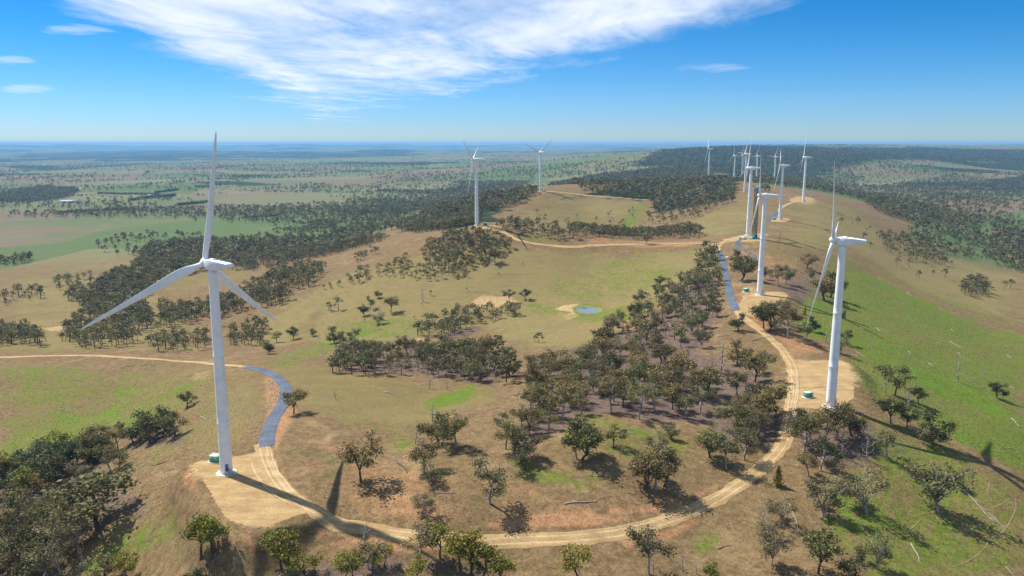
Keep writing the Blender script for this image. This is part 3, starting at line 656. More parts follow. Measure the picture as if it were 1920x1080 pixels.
def build_turbine_meshes():
    D = {}
    b = MB(); prof = []
    for k in range(25):
        h = k/24*79.6; prof.append((2.35-(2.35-1.6)*(h/79.6)**1.1, h))
        if k in (6, 14): prof += [(prof[-1][0]+.02, h+.05), (prof[-1][0]+.02, h+.2), (prof[-1][0]-.005, h+.25)]
    b.lathe(prof, 40); D['tower'] = smooth(b.mesh('tower'))
    b = MB(); b.lathe([(3.9, -.8), (3.9, .28), (3.6, .42), (2.2, .42)], 40); D['foundation'] = b.mesh('foundation')
    b = MB(); b.box((0, -2.36, 2.9), (1.1, .22, 2.4)); D['door'] = b.mesh('door')
    b = MB(); b.box((0, -3.2, 1.55), (1.6, 1.7, .12))
    for s in (-.75, .75):
        for yy in (-2.45, -3.95): b.box((s, yy, 1.0), (.08, .08, 2.9))
        b.box((s, -3.2, 2.45), (.06, 1.6, .06)); b.box((s, -3.2, 2.0), (.05, 1.6, .05))
    for k in range(5): b.box((1.1+k*.34, -3.2, 1.4-k*.27), (.34, 1.2, .08))
    for yy in (-3.8, -2.6): b.tube([(.8, yy, 2.4), (2.8, yy, 1.0)], .04, 5)
    D['stairs'] = b.mesh('stairs')
    b = MB()
    S = [(2.6, rrect(1.5, -1.55, 1.5, .5)), (2.0, rrect(1.85, -1.9, 1.85, .4)), (-1.6, rrect(1.9, -1.95, 1.95, .3)), (-4.5, rrect(1.85, -1.45, 1.85, .3)), (-9.4, rrect(1.5, -.25, 1.45, .25)), (-10.2, rrect(1.35, .05, 1.35, .2))]
    v, q, t = loft(S); b.add(v, q, t); D['nacelle'] = b.mesh('nacelle')
    b = MB(); b.box((0, -.8, 2.1), (2.0, 2.6, .5), 0, .8); b.box((.1, -4.2, 1.95), (1.2, 1.2, .25), 0, .9); D['roof_hatch'] = b.mesh('roof_hatch')
    b = MB()
    for s in (-.9, .9): b.tube([(s, -9.0, 1.2), (s, -9.3, 3.1)], .05, 5); b.tube([(s-.25, -9.3, 3.1), (s+.25, -9.3, 3.1)], .07, 5)
    b.tube([(-.9, -9.3, 2.8), (.9, -9.3, 2.8)], .04, 5); b.tube([(-.9, -8.1, 1.4), (-.9, -9.25, 2.8)], .035, 5)
    D['wind_sensor'] = b.mesh('wind_sensor')
    b = MB(); ys = np.array([-1.55, -1.5, -.9, 0, .9, 1.5, 1.9, 2.1]); rr = np.array([1.2, 1.5, 1.7, 1.75, 1.55, 1.1, .55, .05])
    b.tube(np.stack([ys*0, ys, ys*0], 1), rr, 28)
    for k in range(3):
        a = k*2*math.pi/3; d_ = np.array([math.sin(a), 0, math.cos(a)]); b.tube([d_*.6, d_*1.85], 1.08, 20)
    D['hub'] = smooth(b.mesh('hub'))
    D['blade'] = blade_mesh()
    for k in ('tower', 'nacelle', 'roof_hatch', 'hub', 'blade'): D[k].materials.append(MWHITE)
    D['foundation'].materials.append(MCONC); D['door'].materials.append(MBLUE)
    for k in ('stairs', 'wind_sensor'): D[k].materials.append(MSTEEL)
    return D
TM = build_turbine_meshes()
from mathutils import Matrix
def turbine(i, yaw, ph, label, cone=4.0):
    x, y, _ = TBW[i]; z = gz(x, y)
    root = thing('wind_turbine', label, 'wind turbine', (x, y, z), 0, 'wind turbines along the ridge')
    tw = link('tower', TM['tower'], None, root, (0, 0, .4)); da = R(25) if i == 0 else R(60)
    link('door', TM['door'], None, tw, (0, 0, 0), (0, 0, da)); link('stairs', TM['stairs'], None, tw, (0, 0, 0), (0, 0, da))
    link('foundation', TM['foundation'], None, root)
    yw = R(yaw); tl = R(6)
    nc = link('nacelle', TM['nacelle'], None, root, (0, 0, 81.4), (R(1.5), 0, yw))
    link('roof_hatch', TM['roof_hatch'], None, nc); link('wind_sensor', TM['wind_sensor'], None, nc)
    n = Vector((-math.sin(yw)*math.cos(tl), math.cos(yw)*math.cos(tl), math.sin(tl))); hp = Vector((0, 0, 81.4))+n*4.2
    base = Matrix.Translation(hp) @ Matrix.Rotation(yw, 4, 'Z') @ Matrix.Rotation(tl, 4, 'X')
    h = link('hub', TM['hub'], None, root); h.matrix_local = base @ Matrix.Rotation(R(ph), 4, 'Y')
    for k in range(3):
        bl = link('blade', TM['blade'], None, root)
        bl.matrix_local = base @ Matrix.Rotation(R(ph+120*k), 4, 'Y') @ Matrix.Rotation(-R(cone), 4, 'X') @ Matrix.Scale(1.055 if i == 0 else 1.0, 4)
for a in [(0, 58, 9, 'tall white wind turbine on the gravel pad at the bend of the sealed road'),
  (1, 62, 84.5, 'large white wind turbine on the pad beside the green grassy hillside'),
  (2, 70, 81, 'white wind turbine on the pad where the sealed road turns to gravel'),
  (3, 66, 16.5, 'white wind turbine with the dark lattice crane standing against its tower'),
  (4, 71, 58, 'white wind turbine on the ridge pad at the short sealed ramp'),
  (5, 67, 13, 'white wind turbine on the bare crest, rightmost of the distant ridge row'),
  (6, 56, 35, 'distant white turbine rising directly behind the one with the crane'),
  (7, 55, 117, 'distant white turbine, second from left of the far ridge row'),
  (8, 58, 14, 'smallest and most distant white turbine of the far ridge row'),
  (9, 48, 25, 'distant white turbine just right of the tower with the crane'),
  (10, 46, 35, 'distant white turbine with one level blade, in front of the wooded hill'),
  (11, 75, 37, 'distant white turbine at the left end of the far ridge row'),
  (12, 77, 59, 'white wind turbine alone on the wooded spur left of the paddock'),
  (13, 37, 53.7, 'white wind turbine facing away on the bald brown hilltop')]: turbine(*a)

# transformer cabinets
def cabinet(px, py, rz, label, s=1.0):
    x, y, z = gp(px, py)
    t = thing('transformer_cabinet', label, 'transformer', (x, y, z), rz, 'green transformer cabinets beside the turbines'); t.scale = (s, s, s)
    b = MB(); b.box((0, 0, .08), (5.6, 4.2, .5)); link('slab', b.mesh('slab'), MCONC, t)
    b = MB(); b.box((0, 0, 1.55), (4.0, 2.9, 2.5)); link('body', b.mesh('body'), MGREEN, t)
    b = MB(); b.box((0, 0, 2.9), (4.25, 3.1, .22), 0, .96); link('lid', b.mesh('lid'), MLID, t)
    for k in (-1, 1):
        b = MB(); b.box((k*.95, -1.47, 1.5), (1.75, .06, 2.2)); d_ = link('door', b.mesh('door'), MGREEN, t)
        b = MB(); b.box((k*.25, -1.53, 1.5), (.08, .08, .4)); link('handle', b.mesh('handle'), MSTEEL, d_)
    b = MB(); b.box((1.2, -1.515, 2.15), (.4, .03, .4)); link('warning_plate', b.mesh('warning_plate'), MCAR, t)
    for k in range(4): pass
cabinet(405, 866, R(-14), 'green transformer cabinet half hidden behind the tall turbine by the bend')
cabinet(1515, 745, R(20), 'green transformer cabinet on the wide tan pad beside the large right turbine', .95)
cabinet(1399, 547, R(10), 'green transformer cabinet on the dug dirt bank beside the sealed road')
cabinet(1451, 412, R(0), 'small green cabinet beside the ridge turbine with the sealed ramp', 1.1)
cabinet(910, 423, R(0), 'green cabinet beside the lone turbine on the wooded spur', 1.15)
cabinet(1021, 358, R(0), 'small green cabinet beside the turbine on the bald hilltop', 1.1)
cabinet(1523, 370, R(0), 'small green cabinet beside the turbine on the bare crest', 1.0)

# lattice crane and service vehicles at the fourth turbine
cx_, cy_, cz_ = gp(1414, 448)
cr = thing('lattice_crane', 'tall dark lattice crane standing against the turbine tower', 'crane', (cx_, cy_, cz_), R(12))
b = MB(); hh = 58.0; hw = 1.9
cn = [(-hw, -hw), (hw, -hw), (hw, hw), (-hw, hw)]
for x_, y_ in cn: b.tube([(x_, y_, 0), (x_, y_, hh)], .24, 6)
nb_ = 19
for k in range(nb_):
    z0, z1 = k*hh/nb_, (k+1)*hh/nb_
    for j in range(4):
        p, q = cn[j], cn[(j+1) % 4]
        b.tube([(*p, z0), (*q, z1)], .13, 4); b.tube([(*q, z0), (*p, z1)], .13, 4); b.tube([(*p, z1), (*q, z1)], .14, 4)
mast = link('lattice_mast', b.mesh('lattice_mast'), MDARK, cr)
b = MB()
for k in range(28): b.box((2.6, 0, 2+k*2), (.7, 1.0, .9))
b.tube([(2.6, 0, 0), (2.6, 0, hh)], .15, 5); link('ladder', b.mesh('ladder'), MDARK, mast)
b = MB(); b.box((0, 0, hh+.8), (6.4, 5.2, 1.6)); b.box((2.2, 0, hh+2.9), (3.6, 4.0, 2.6), 0, .8); b.box((-2.4, 0, hh+2.0), (1.6, 3.4, 1.2)); link('head_platform', b.mesh('head_platform'), MTEAL, cr)
b = MB(); b.tube([(-2.5, 0, hh+2), (-5.5, 0, hh+5)], .35, 6); b.tube([(2, 0, hh+4), (5, 0, hh+2)], .3, 6); link('jib', b.mesh('jib'), MDARK, cr)
b = MB(); b.box((0, 0, .9), (9.5, 7.5, 1.8), 0, .85); b.box((-2.2, -2.6, 2.6), (3.4, 2.6, 2.0), 0, .9); b.box((2.6, 1.6, 3.4), (3.2, 3.0, 4.2), 0, .85)
for x_, y_ in ((-6, -5), (6, -5), (6, 5), (-6, 5)): b.tube([(0, 0, 1.3), (x_, y_, .5)], .35, 6); b.box((x_, y_, .35), (1.4, 1.4, .7))
link('base', b.mesh('base'), MTEAL, cr)
def vehicle(name, label, px, py, rz, kind):
    x, y, z = gp(px, py); t = thing(name, label, 'truck' if kind == 'truck' else 'utility vehicle', (x, y, z), rz)
    L, Wd = (9.0, 2.5) if kind == 'truck' else (5.2, 1.9)
    if kind == 'truck':
        v, q, tt = loft([(L/2, rrect(Wd/2, .7, 2.4, .2)), (L/2-.3, rrect(Wd/2, .7, 3.1, .2)), (L/2-2.2, rrect(Wd/2, .7, 3.2, .2)), (L/2-2.3, rrect(Wd/2, .7, 1.2, .1))])
        b = MB(); b.add(v, q, tt); link('cab', b.mesh('cab'), MCAR, t)
        b = MB(); b.box((0, -1.2, 2.0), (Wd, L-2.8, 2.2)); b.box((0, 0, .85), (Wd*.6, L-.4, .3)); link('cargo_box', b.mesh('cargo_box'), MCAR, t)
        b = MB(); b.box((0, L/2-.1, 2.35), (Wd*.85, .3, .8)); link('windscreen', b.mesh('windscreen'), MGLASS, t)
        ax = (L/2-1.3, -1.5, -2.9); wr = .55
    else:
        v, q, tt = loft([(L/2, rrect(Wd/2*.9, .5, .95, .15)), (L/2-.2, rrect(Wd/2, .45, 1.1, .15)), (1.2, rrect(Wd/2, .45, 1.2, .15)), (.55, rrect(Wd/2*.88, .45, 1.85, .2)), (-.7, rrect(Wd/2*.88, .45, 1.85, .2)), (-.9, rrect(Wd/2, .45, 1.15, .1)), (-L/2, rrect(Wd/2, .5, 1.1, .1))])
        b = MB(); b.add(v, q, tt); link('body', b.mesh('body'), MCAR, t)
        b = MB(); b.box((0, -1.75, 1.3), (Wd*.92, 1.5, .5)); link('tray', b.mesh('tray'), MCAR, t)
        b = MB(); b.box((0, .1, 1.55), (Wd*.9, .9, .35)); b.box((0, .93, 1.5), (Wd*.72, .12, .4)); link('windows', b.mesh('windows'), MGLASS, t)
        ax = (1.6, -1.5); wr = .4
    for a in ax:
        for s in (-1, 1):
            b = MB(); b.tube([(s*(Wd/2-.32), a, wr), (s*(Wd/2+.02), a, wr)], wr, 16); link('wheel', b.mesh('wheel'), MTYRE, t)
vehicle('service_truck', 'white service truck parked on the grey loop beside the crane base', 1393, 449, R(75), 'truck')
vehicle('utility_vehicle', 'white utility vehicle parked at the edge of the sealed road', 1363.5, 484, R(8), 'ute')

# farm sheds on the plain
def shed(px, py, L, Wd, H, rz, label, roofmat=MROOF):
    x, y, z = gp(px, py); t = thing('farm_shed', label, 'shed', (x, y, z), rz)
    b = MB(); b.box((0, 0, H/2-.5), (L, Wd, H+1)); w_ = link('wall', b.mesh('wall'), MWALL, t)
    b = MB(); e = .6; h = Wd*.16
    v = [(-L/2-e, -Wd/2-e, H), (L/2+e, -Wd/2-e, H), (L/2+e, Wd/2+e, H), (-L/2-e, Wd/2+e, H), (-L/2-e, 0, H+h), (L/2+e, 0, H+h)]
    b.add(v, [(0, 1, 5, 4), (2, 3, 4, 5), (0, 3, 2, 1)], [(0, 4, 3), (1, 2, 5)]); link('roof', b.mesh('roof'), roofmat, t)
    b = MB()
    for k in (-.28, .1): b.box((L*k, -Wd/2-.06, H*.4), (L*.12, .12, H*.75))
    link('door', b.mesh('door'), MDARK, w_)
shed(134, 380, 78, 16, 7, R(4), 'long white farm shed on the plain below the homestead trees')
shed(88, 383, 24, 14, 6, R(8), 'small white shed left of the long shed on the plain', MTEAL)
shed(282, 368, 18, 12, 6, R(0), 'small white roofed shed beside the dark windbreak row')
shed(1616, 350, 26, 14, 6, R(10), 'white farmhouse roof among the trees beyond the ridge')
shed(1908, 452, 20, 11, 5, R(70), 'pale house roof among trees at the foot of the green hillside')
shed(856, 357, 22, 12, 6, R(0), 'pale farmhouse roof among the trees behind the wooded spur')
# ------------------------------------------------------------------ trees
def leaf_quads(r, cen, rad, n, size, flat=.75):
    """n small leaf sprays spread through an ellipsoid, mostly toward its shell"""
    p = cen+np.clip(r.randn(n, 3)*.54, -1.25, 1.25)*rad
    a = r.randn(n, 3); a[:, 2] *= flat; a /= np.linalg.norm(a, axis=1)[:, None]
    b = np.cross(a, r.randn(n, 3)); b /= np.linalg.norm(b, axis=1)[:, None]
    s = size*(.6+.8*r.rand(n, 1)); a = a*s*.62; b = b*s*.42
    v = np.stack([p-a, p-b*.9+a*.1, p+a, p+b], 1).reshape(-1, 3)
    return v, np.arange(n*4).reshape(n, 4)
KIND = dict(
 round=dict(H=13, ht=.16, spread=.38, limbs=5, sub=3, cr=2.15, cz=1.6, nl=76, ls=.6, low=.30),
 spreading=dict(H=12, ht=.30, spread=.52, limbs=5, sub=3, cr=2.05, cz=1.15, nl=64, ls=.58, low=.62),
 tall=dict(H=17, ht=.38, spread=.33, limbs=5, sub=3, cr=1.9, cz=1.6, nl=74, ls=.56, low=.36),
 wispy=dict(H=14, ht=.18, spread=.40, limbs=6, sub=4, cr=1.75, cz=1.5, nl=50, ls=.50, low=.36),
 young=dict(H=11, ht=.36, spread=.27, limbs=4, sub=3, cr=1.45, cz=1.05, nl=56, ls=.48, low=.55),
 cone=dict(H=8, ht=.08, spread=.16, limbs=0, sub=0, cr=1, cz=1, nl=0, ls=.4, low=.1))
def gum(seed, kind):
    k = KIND[kind]; r = np.random.RandomState(seed); H = k['H']; tb = MB(); cb = MB()
    if kind == 'cone':
        tb.tube([(0, 0, -.6), (0, 0, H*.5), (0, 0, H*.95)], [.2, .12, .03], 6)
        for i in range(34):
            z = H*(.06+.92*i/34); w = H*.21*(1-(i/34)**1.3)+.15; a = i*2.4
            v, q = leaf_quads(r, np.array([math.cos(a)*w*.45, math.sin(a)*w*.45, z]), np.array([w*.7, w*.7, .5]), 34, .42); cb.add(v, q)
        return tb, cb
    ht = H*k['ht']; lean = r.randn(2)*.5
    base = np.array([[0, 0, -.8], [0, 0, .15], [lean[0]*.3, lean[1]*.3, ht*.55], [lean[0], lean[1], ht]])
    r0 = .028*H*(1.25 if kind == 'round' else 1)
    tb.tube(base, [r0*1.25, r0*1.05, r0*.82, r0*.7], 8)
    top = base[-1]; n = k['limbs']; a0 = r.rand()*6.28
    def clump(c, s=1.0):
        rad = np.array([k['cr'], k['cr'], k['cz']])*s*(.75+.5*r.rand(3))
        v, q = leaf_quads(r, c, rad, int(k['nl']*s*(.7+.6*r.rand())), k['ls']); cb.add(v, q)
    for i in range(n):
        az = a0+i*6.283/n+r.randn()*.3; out = H*k['spread']*(.35+.75*r.rand()); up = H*(k['low']+(.93-k['low'])*r.rand()**.8)
        if i == 0: out *= .25; up = H*.93
        e = np.array([math.cos(az)*out, math.sin(az)*out, max(up, ht+1)])
        m1 = top+(e-top)*np.array([.30, .30, .42])+r.randn(3)*.25; m2 = top+(e-top)*np.array([.68, .68, .75])+r.randn(3)*.3
        pts_ = spline(np.array([top-[0, 0, ht*.12], m1, m2, e]), 1.2)
        tb.tube(pts_, np.linspace(r0*.52, r0*.11, len(pts_)), 6)
        clump(e+[0, 0, -.1])
        for j in range(k['sub']):
            t0 = pts_[int(len(pts_)*(.42+.5*r.rand()))-1]; az2 = az+r.randn()*.9; o2 = H*(.09+.12*r.rand())
            e2 = t0+np.array([math.cos(az2)*o2, math.sin(az2)*o2, o2*(.15+.55*r.rand())])
            mm = (t0+e2)/2+r.randn(3)*.2; tb.tube(spline(np.array([t0, mm, e2]), .8), np.linspace(r0*.2, r0*.06, len(spline(np.array([t0, mm, e2]), .8))), 5)
            clump(e2, .92)
            if r.rand() < .6: clump(e2+r.randn(3)*[1.1, 1.1, .6], .7)
    if kind == 'wispy':      # bare pale twigs standing out of the thin crown
        for i in range(9):
            az = r.rand()*6.28; o = H*.34*(.5+.6*r.rand()); e = np.array([math.cos(az)*o, math.sin(az)*o, H*(.5+.48*r.rand())])
            tb.tube(spline(np.array([top, top+(e-top)*.5+r.randn(3)*.5, e]), 1.5), np.linspace(.16, .03, len(spline(np.array([top, top+(e-top)*.5, e]), 1.5)))[:1].repeat(2)[:1] if False else .07, 4)
    return tb, cb
VAR = {}
for kd, nv, mat, bk in (('round', 5, LDARK, MBARK), ('spreading', 5, LOLIVE, MBARK), ('tall', 8, LOLIVE, MBARKP), ('wispy', 5, LGREY, MBARKP), ('young', 3, LYEL, MBARK), ('cone', 1, LYEL, MBARK)):
    VAR[kd] = []
    for i in range(nv):
        tb, cb = gum(101+17*i+len(kd), kd); tm, cm = smooth(tb.mesh('trunk')), cb.mesh('crown')
        tm.materials.append(bk); cm.materials.append(mat)
        hh_ = max(v_[:, 2].max() for v_ in cb.v); VAR[kd].append((tm, cm, hh_))
# the same forms in the browner and greyer leaf of the groves
for src, dst, mat, bk in (('tall', 'tallgrey', LGREY, MBARKP), ('round', 'roundolive', LOLIVE, MBARK)):
    VAR[dst] = []
    for tm, cm, hh_ in VAR[src]:
        t2, c2 = tm.copy(), cm.copy(); t2.name, c2.name = 'trunk', 'crown'; t2.materials.clear(); c2.materials.clear(); t2.materials.append(bk); c2.materials.append(mat); VAR[dst].append((t2, c2, hh_))
KEY = dict(r='round', u='spreading', t='tall', w='wispy', y='young', c='cone', g='tallgrey', o='roundolive')
ADJ = dict(r='dark round gum', u='spreading olive gum', t='tall olive gum', w='thin grey gum', y='yellow-green gum', c='small yellow-green conical tree', g='tall grey gum', o='round olive gum')
tree_count = 0; PLACED = []
def place_tree(px, py, hpx, kind, label, group=None, world=None):
    global tree_count
    w = at(px, py)[0] if world is None else world
    z = gz(*w); depth = w[1]*math.cos(PITCH)+(CZ-z)*math.sin(PITCH)
    Hm = hpx*depth/FPX/.97
    tm, cm, hh_ = VAR[KEY[kind]][rng.randint(len(VAR[KEY[kind]]))]; s = Hm/hh_
    t = thing('gum_tree' if kind != 'c' else 'cone_tree', label, 'tree', (w[0], w[1], z-.05), rng.rand()*6.28, group)
    sx = s*(1.0+.22*rng.rand())*(1.12 if s < .8 else 1.0); sx *= 1.4 if 'huge' in label else (1.15 if 'long shadows' in label else 1); t.scale = (sx, sx, s)
    t.rotation_euler = (rng.randn()*.055, rng.randn()*.055, rng.rand()*6.28)
    link('trunk', tm, None, t); link('crown', cm, None, t)
    tree_count += 1; PLACED.append((w[0], w[1]))
# trees one can pick out one by one: pixel of the foot, height in pixels, kind, where it stands
SINGLE = [
 (350,763,32,'r','alone on the grass left of the tall turbine tower'), (225,807,17,'r','small ball crown at the top edge of the left field clump'),
 (207,884,52,'t','left one of the pair in the grass below the left field clump'), (224,880,42,'t','right one of the pair in the grass below the left field clump'),
 (149,900,40,'w','with bare top on the open strip between the two left thickets'), (184,990,112,'o','huge broad crown at the edge of the lower left thicket'),
 (196,1095,62,'r','cut by the bottom edge of the photo below the lower left thicket'), (240,1092,66,'y','cut by the bottom edge, right of the lower left thicket'),
 (377,1046,88,'y','left stem of the pair beyond the lower tip of the gravel pad'), (398,1044,84,'y','right stem of the pair beyond the lower tip of the gravel pad'),
 (372,1096,36,'r','low bush-like one below the pair under the gravel pad'),
 (551,776,46,'u','leaning over the right edge of the sealed road bend'), (677,904,86,'u','large and dark, right of the long turbine blade shadow'),
 (795,886,66,'t','slim one left of the green strip inside the loop'), (803,906,48,'w','leaning thin one just in front of the slim gum inside the loop'),
 (797,963,46,'w','ragged low one above the bottom stretch of the loop road'), (918,944,92,'g','pale stemmed, alone near the bottom of the loop'),
 (855,839,74,'t','at the upper left corner of the loop grove'), (822,835,66,'o','left neighbour of the corner tree of the loop grove'), (835,842,50,'t','small one tucked beside the corner tree of the loop grove'),
 (527,1066,78,'y','left stem of the pair below the pad beside the shadow of a blade'), (541,1071,82,'y','right stem of the pair below the pad beside the shadow of a blade'), (576,1092,66,'y','bushy one right of the stems below the gravel pad'),
 (647,1092,64,'y','cut by the bottom edge below the bare dead snag'), (664,1088,52,'y','short one right of the tree cut by the bottom edge'), (690,1067,62,'w','twiggy one behind the bottom edge young gums'),
 (720,1064,46,'y','small round headed one below the loop road'), (787,1052,78,'g','slim one overlapping the loop road at its lowest bend'), (785,1100,60,'y','low one at the bottom edge under the slim roadside gum'),
 (825,1046,74,'y','straight one with its head against the loop road'), (863,1076,86,'y','tall one left in the trio below the loop road'), (884,1082,92,'y','tall one in the middle of the trio below the loop road'), (905,1090,80,'y','tall one right in the trio below the loop road'), (937,1104,72,'y','broad one at the bottom edge right of the trio'),
 (973,886,46,'w','small half dead one at the left foot of the loop grove'), (963,856,72,'t','at the left foot of the loop grove'), (948,842,70,'g','leftmost in the front of the loop grove'), (985,858,64,'g','behind the small half dead one at the loop grove'),
 (1081,860,72,'t','left in the dark trio on the green patch of the loop'), (1092,862,78,'o','middle of the dark trio on the green patch of the loop'), (1104,858,66,'t','right in the dark trio on the green patch of the loop'),
 (1151,839,40,'u','small and low on the green patch of the loop'), (1232,852,44,'w','reddish brown one behind the big clump in the loop'), (1259,823,26,'r','small one at the upper edge of the green patch'),
 (1208,917,78,'o','left in the big clump above the loop road'), (1230,919,92,'g','tallest in the big clump above the loop road'), (1246,912,74,'o','right in the big clump above the loop road'),
 (1331,858,66,'o','dark one left of the pale trunk beside the road shadow'), (1361,878,80,'g','with a pale trunk whose shadow crosses the road'), (1395,862,62,'g','overhanging the loop road inside the bend'),
 (1085,1092,84,'y','bottom edge one with its head against the loop road'), (1216,1076,98,'g','big leaning one below the loop road'), (1330,1096,46,'y','small one at the bottom edge right of the fallen black log'),
 (1508,848,76,'t','straight stem right of the road below the T shaped pad'), (1538,883,74,'g','with a bright white trunk on the brown slope'), (1516,892,46,'t','short one left of the white trunk on the brown slope'),
 (1457,911,40,'c','alone right of the loop road bend'), (1468,981,56,'w','slender one on the brown slope at lower right'), (1543,968,82,'w','big grey one, leftmost of three with long shadows'), (1624,962,88,'w','big grey one, middle of three with long shadows'), (1757,960,92,'w','big grey one, right of three with long shadows'),
 (1792,912,32,'r','small dark one behind the biggest grey tree with long shadow'), (1663,859,58,'t','on the slope above the middle long-shadowed tree'), (1747,833,68,'r','largest round dark one on the green hillside edge'),
 (1534,1076,88,'u','leaning at lower right above the bottom edge'), (1601,1086,66,'r','bushy one at the bottom edge on the right'), (1645,1066,66,'w','with bare white top at lower right'), (1447,1060,72,'w','ragged grey one at the bottom edge right of the loop'), (1440,1010,40,'w','low ragged one above the bottom right grey gum'),
 (1670,794,50,'u','left of the two at the foot of the green hillside'), (1700,800,44,'r','right of the two at the foot of the green hillside'), (1678,742,62,'u','flat topped one standing on the green hillside'), (1722,757,32,'u','low one beside the leaning white dead trunk'),
 (1868,746,34,'r','alone far right on the green hillside'), (1588,645,26,'u','behind the large right tower on the green slope'), (1577,664,38,'w','bare stemmed just right of the large right tower'),
 (1510,644,42,'t','under the blade tip of the large right turbine'), (1524,622,30,'r','small one right of the blade tip'), (1383,621,36,'r','alone at the left edge of the loop road near the second pad'),
 (1443,622,58,'o','left in the clump below the gravel pad of the middle turbine'), (1452,613,50,'t','second from left in the clump below the middle pad'), (1466,604,46,'t','in the middle of the clump below the middle pad'), (1478,634,64,'t','right in the clump below the middle pad'), (1432,616,50,'u','outermost left in the clump below the middle pad'),
 (1391,526,56,'o','large one between the sealed road and the middle turbine'), (1378,507,40,'g','behind the large one beside the sealed road'), (1459,536,42,'t','taller of two right of the middle tower'), (1474,532,38,'w','thin one of two right of the middle tower'), (1436,524,26,'w','small one just right of the middle tower'),
 (1514,504,32,'o','on the brown slope above the crossed logs'), (1545,562,54,'o','left in the dark clump behind the right turbine blade'), (1558,557,48,'r','right in the dark clump behind the right turbine blade'), (1519,527,26,'w','small thin one on the brown slope behind the right blade'), (1508,590,16,'c','tiny one on the green strip crossed by a tower shadow'),
 (550,636,26,'r','round one near the gully left of the grassy slope'), (504,664,24,'r','small round one beside the gravel road curve'), (519,642,22,'t','small one above the round roadside tree'), (627,643,32,'r','dark left one of three at the gully'), (643,650,24,'r','low middle one of three at the gully'), (664,646,32,'g','right one of three at the gully'), (588,630,16,'r','tiny one on the grassy slope above the gully'),
 (683,592,24,'r','left in the loose cluster on the dry slope'), (694,580,26,'t','back one in the loose cluster on the dry slope'), (733,586,32,'u','right in the loose cluster on the dry slope'), (711,608,24,'w','front one in the loose cluster on the dry slope'), (709,559,16,'r','tiny one above the loose cluster on the dry slope'),
 (985,562,22,'r','alone right of the pale bare patch'), (955,568,26,'t','slim one at the right tip of the pale bare patch'), (968,592,24,'w','at the right end of the grove below the bare patch'),
 (1327,744,64,'u','umbrella shaped at the right side of the loop grove'), (1382,741,48,'u','low spreading one inside the right bend of the road'), (1416,716,62,'u','dark spreading one near the road, inside the right bend'), (1424,702,40,'w','thin one behind the dark spreading one near the road'), (1382,682,46,'o','near the pale dead tree inside the right bend'),
 (928,492,24,'u','leaning one on the paddock below the pale track'), (1211,457,26,'w','brown one standing on the pale track at the saddle'),
 (1520,836,66,'t','foremost left of the row hiding the right turbine foot'), (1547,830,72,'t','in the row hiding the right turbine foot, by the white trunk'), (1569,823,70,'g','in the row hiding the right turbine foot, centre'), (1580,826,66,'t','in the row hiding the right turbine foot, right of centre'), (1597,818,66,'o','right end of the row hiding the right turbine foot'), (1502,822,58,'g','left end of the row hiding the right turbine foot')]
for x_, y_, h_, k_, s_ in SINGLE: place_tree(x_, y_, h_, k_, f'{ADJ[k_]} {s_}')
# groves: outline of the feet, spacing in metres, height in pixels at the top and bottom edge
def scatter(pl, spacing, seed, maxn=9999):
    w = wpoly(pl); r = np.random.RandomState(seed); lo, hi = w.min(0), w.max(0); area = np.prod(hi-lo)
    n = int(area/spacing**2*3); c = lo+r.rand(n, 2)*(hi-lo); c = c[poly_sd(c[:, 0], c[:, 1], w) > 0]
    keep = []; cell = {}
    for p in c:
        k = (int(p[0]//spacing), int(p[1]//spacing)); ok = True
        for a in (-1, 0, 1):
            for b in (-1, 0, 1):
                for q in cell.get((k[0]+a, k[1]+b), ()):
                    if (q[0]-p[0])**2+(q[1]-p[1])**2 < spacing**2*.55: ok = False
        if ok: cell.setdefault(k, []).append(p); keep.append(p)
        if len(keep) >= maxn: break
    return np.array(keep)
ORD = ['leftmost', 'second from left', 'third from left', 'fourth from left', 'fifth from left', 'sixth from left', 'seventh from left', 'eighth from left', 'ninth from left', 'tenth from left', 'eleventh from left', 'twelfth from left', 'thirteenth from left', 'fourteenth from left', 'fifteenth from left', 'sixteenth from left', 'seventeenth from left', 'eighteenth from left', 'nineteenth from left', 'twentieth from left', 'twenty-first from left', 'twenty-second from left']
def grove(pl, n, Hm, kinds, name, seed, rows):
    sp = 5.0; w = wpoly(pl); a = abs(.5*np.sum(w[:, 0]*np.roll(w[:, 1], -1)-w[:, 1]*np.roll(w[:, 0], -1))); sp = math.sqrt(a/n)*.98
    c = scatter(pl, sp, seed, n); r = np.random.RandomState(seed)
    X, Yp = proj(c[:, 0], c[:, 1], zrel(c[:, 0], c[:, 1]))
    order = np.argsort(-Yp); per = int(math.ceil(len(c)/rows))
    nm = {1: [''], 2: ['front row', 'back row'], 3: ['front row', 'middle row', 'back row'], 4: ['front row', 'second row', 'third row', 'back row'], 5: ['front row', 'second row', 'middle row', 'fourth row', 'back row']}[rows]
    for k in range(rows):
        idx = order[k*per:(k+1)*per]; idx = idx[np.argsort(X[idx])]
        for j, i in enumerate(idx):
            kd = kinds[r.randint(len(kinds))]; h = Hm*(.72+.5*r.rand())
            f = c[i][1]*math.cos(PITCH)-float(zrel(*c[i]))*math.sin(PITCH)
            lab = f'{ADJ[kd]}, {ORD[j]}, {nm[k]} of {name}' if rows > 1 else f'{ADJ[kd]}, {ORD[j]} of {name}'
            place_tree(0, 0, h*FPX/f, kd, lab, 'gum trees of '+name, c[i])
grove([(960,800),(985,740),(1030,690),(1090,690),(1140,660),(1210,668),(1280,690),(1320,720),(1330,770),(1300,800),(1230,790),(1130,782),(1050,805),(1000,830)], 62, 14.8, 'ttgoouw', 'the loop grove', 3, 4)
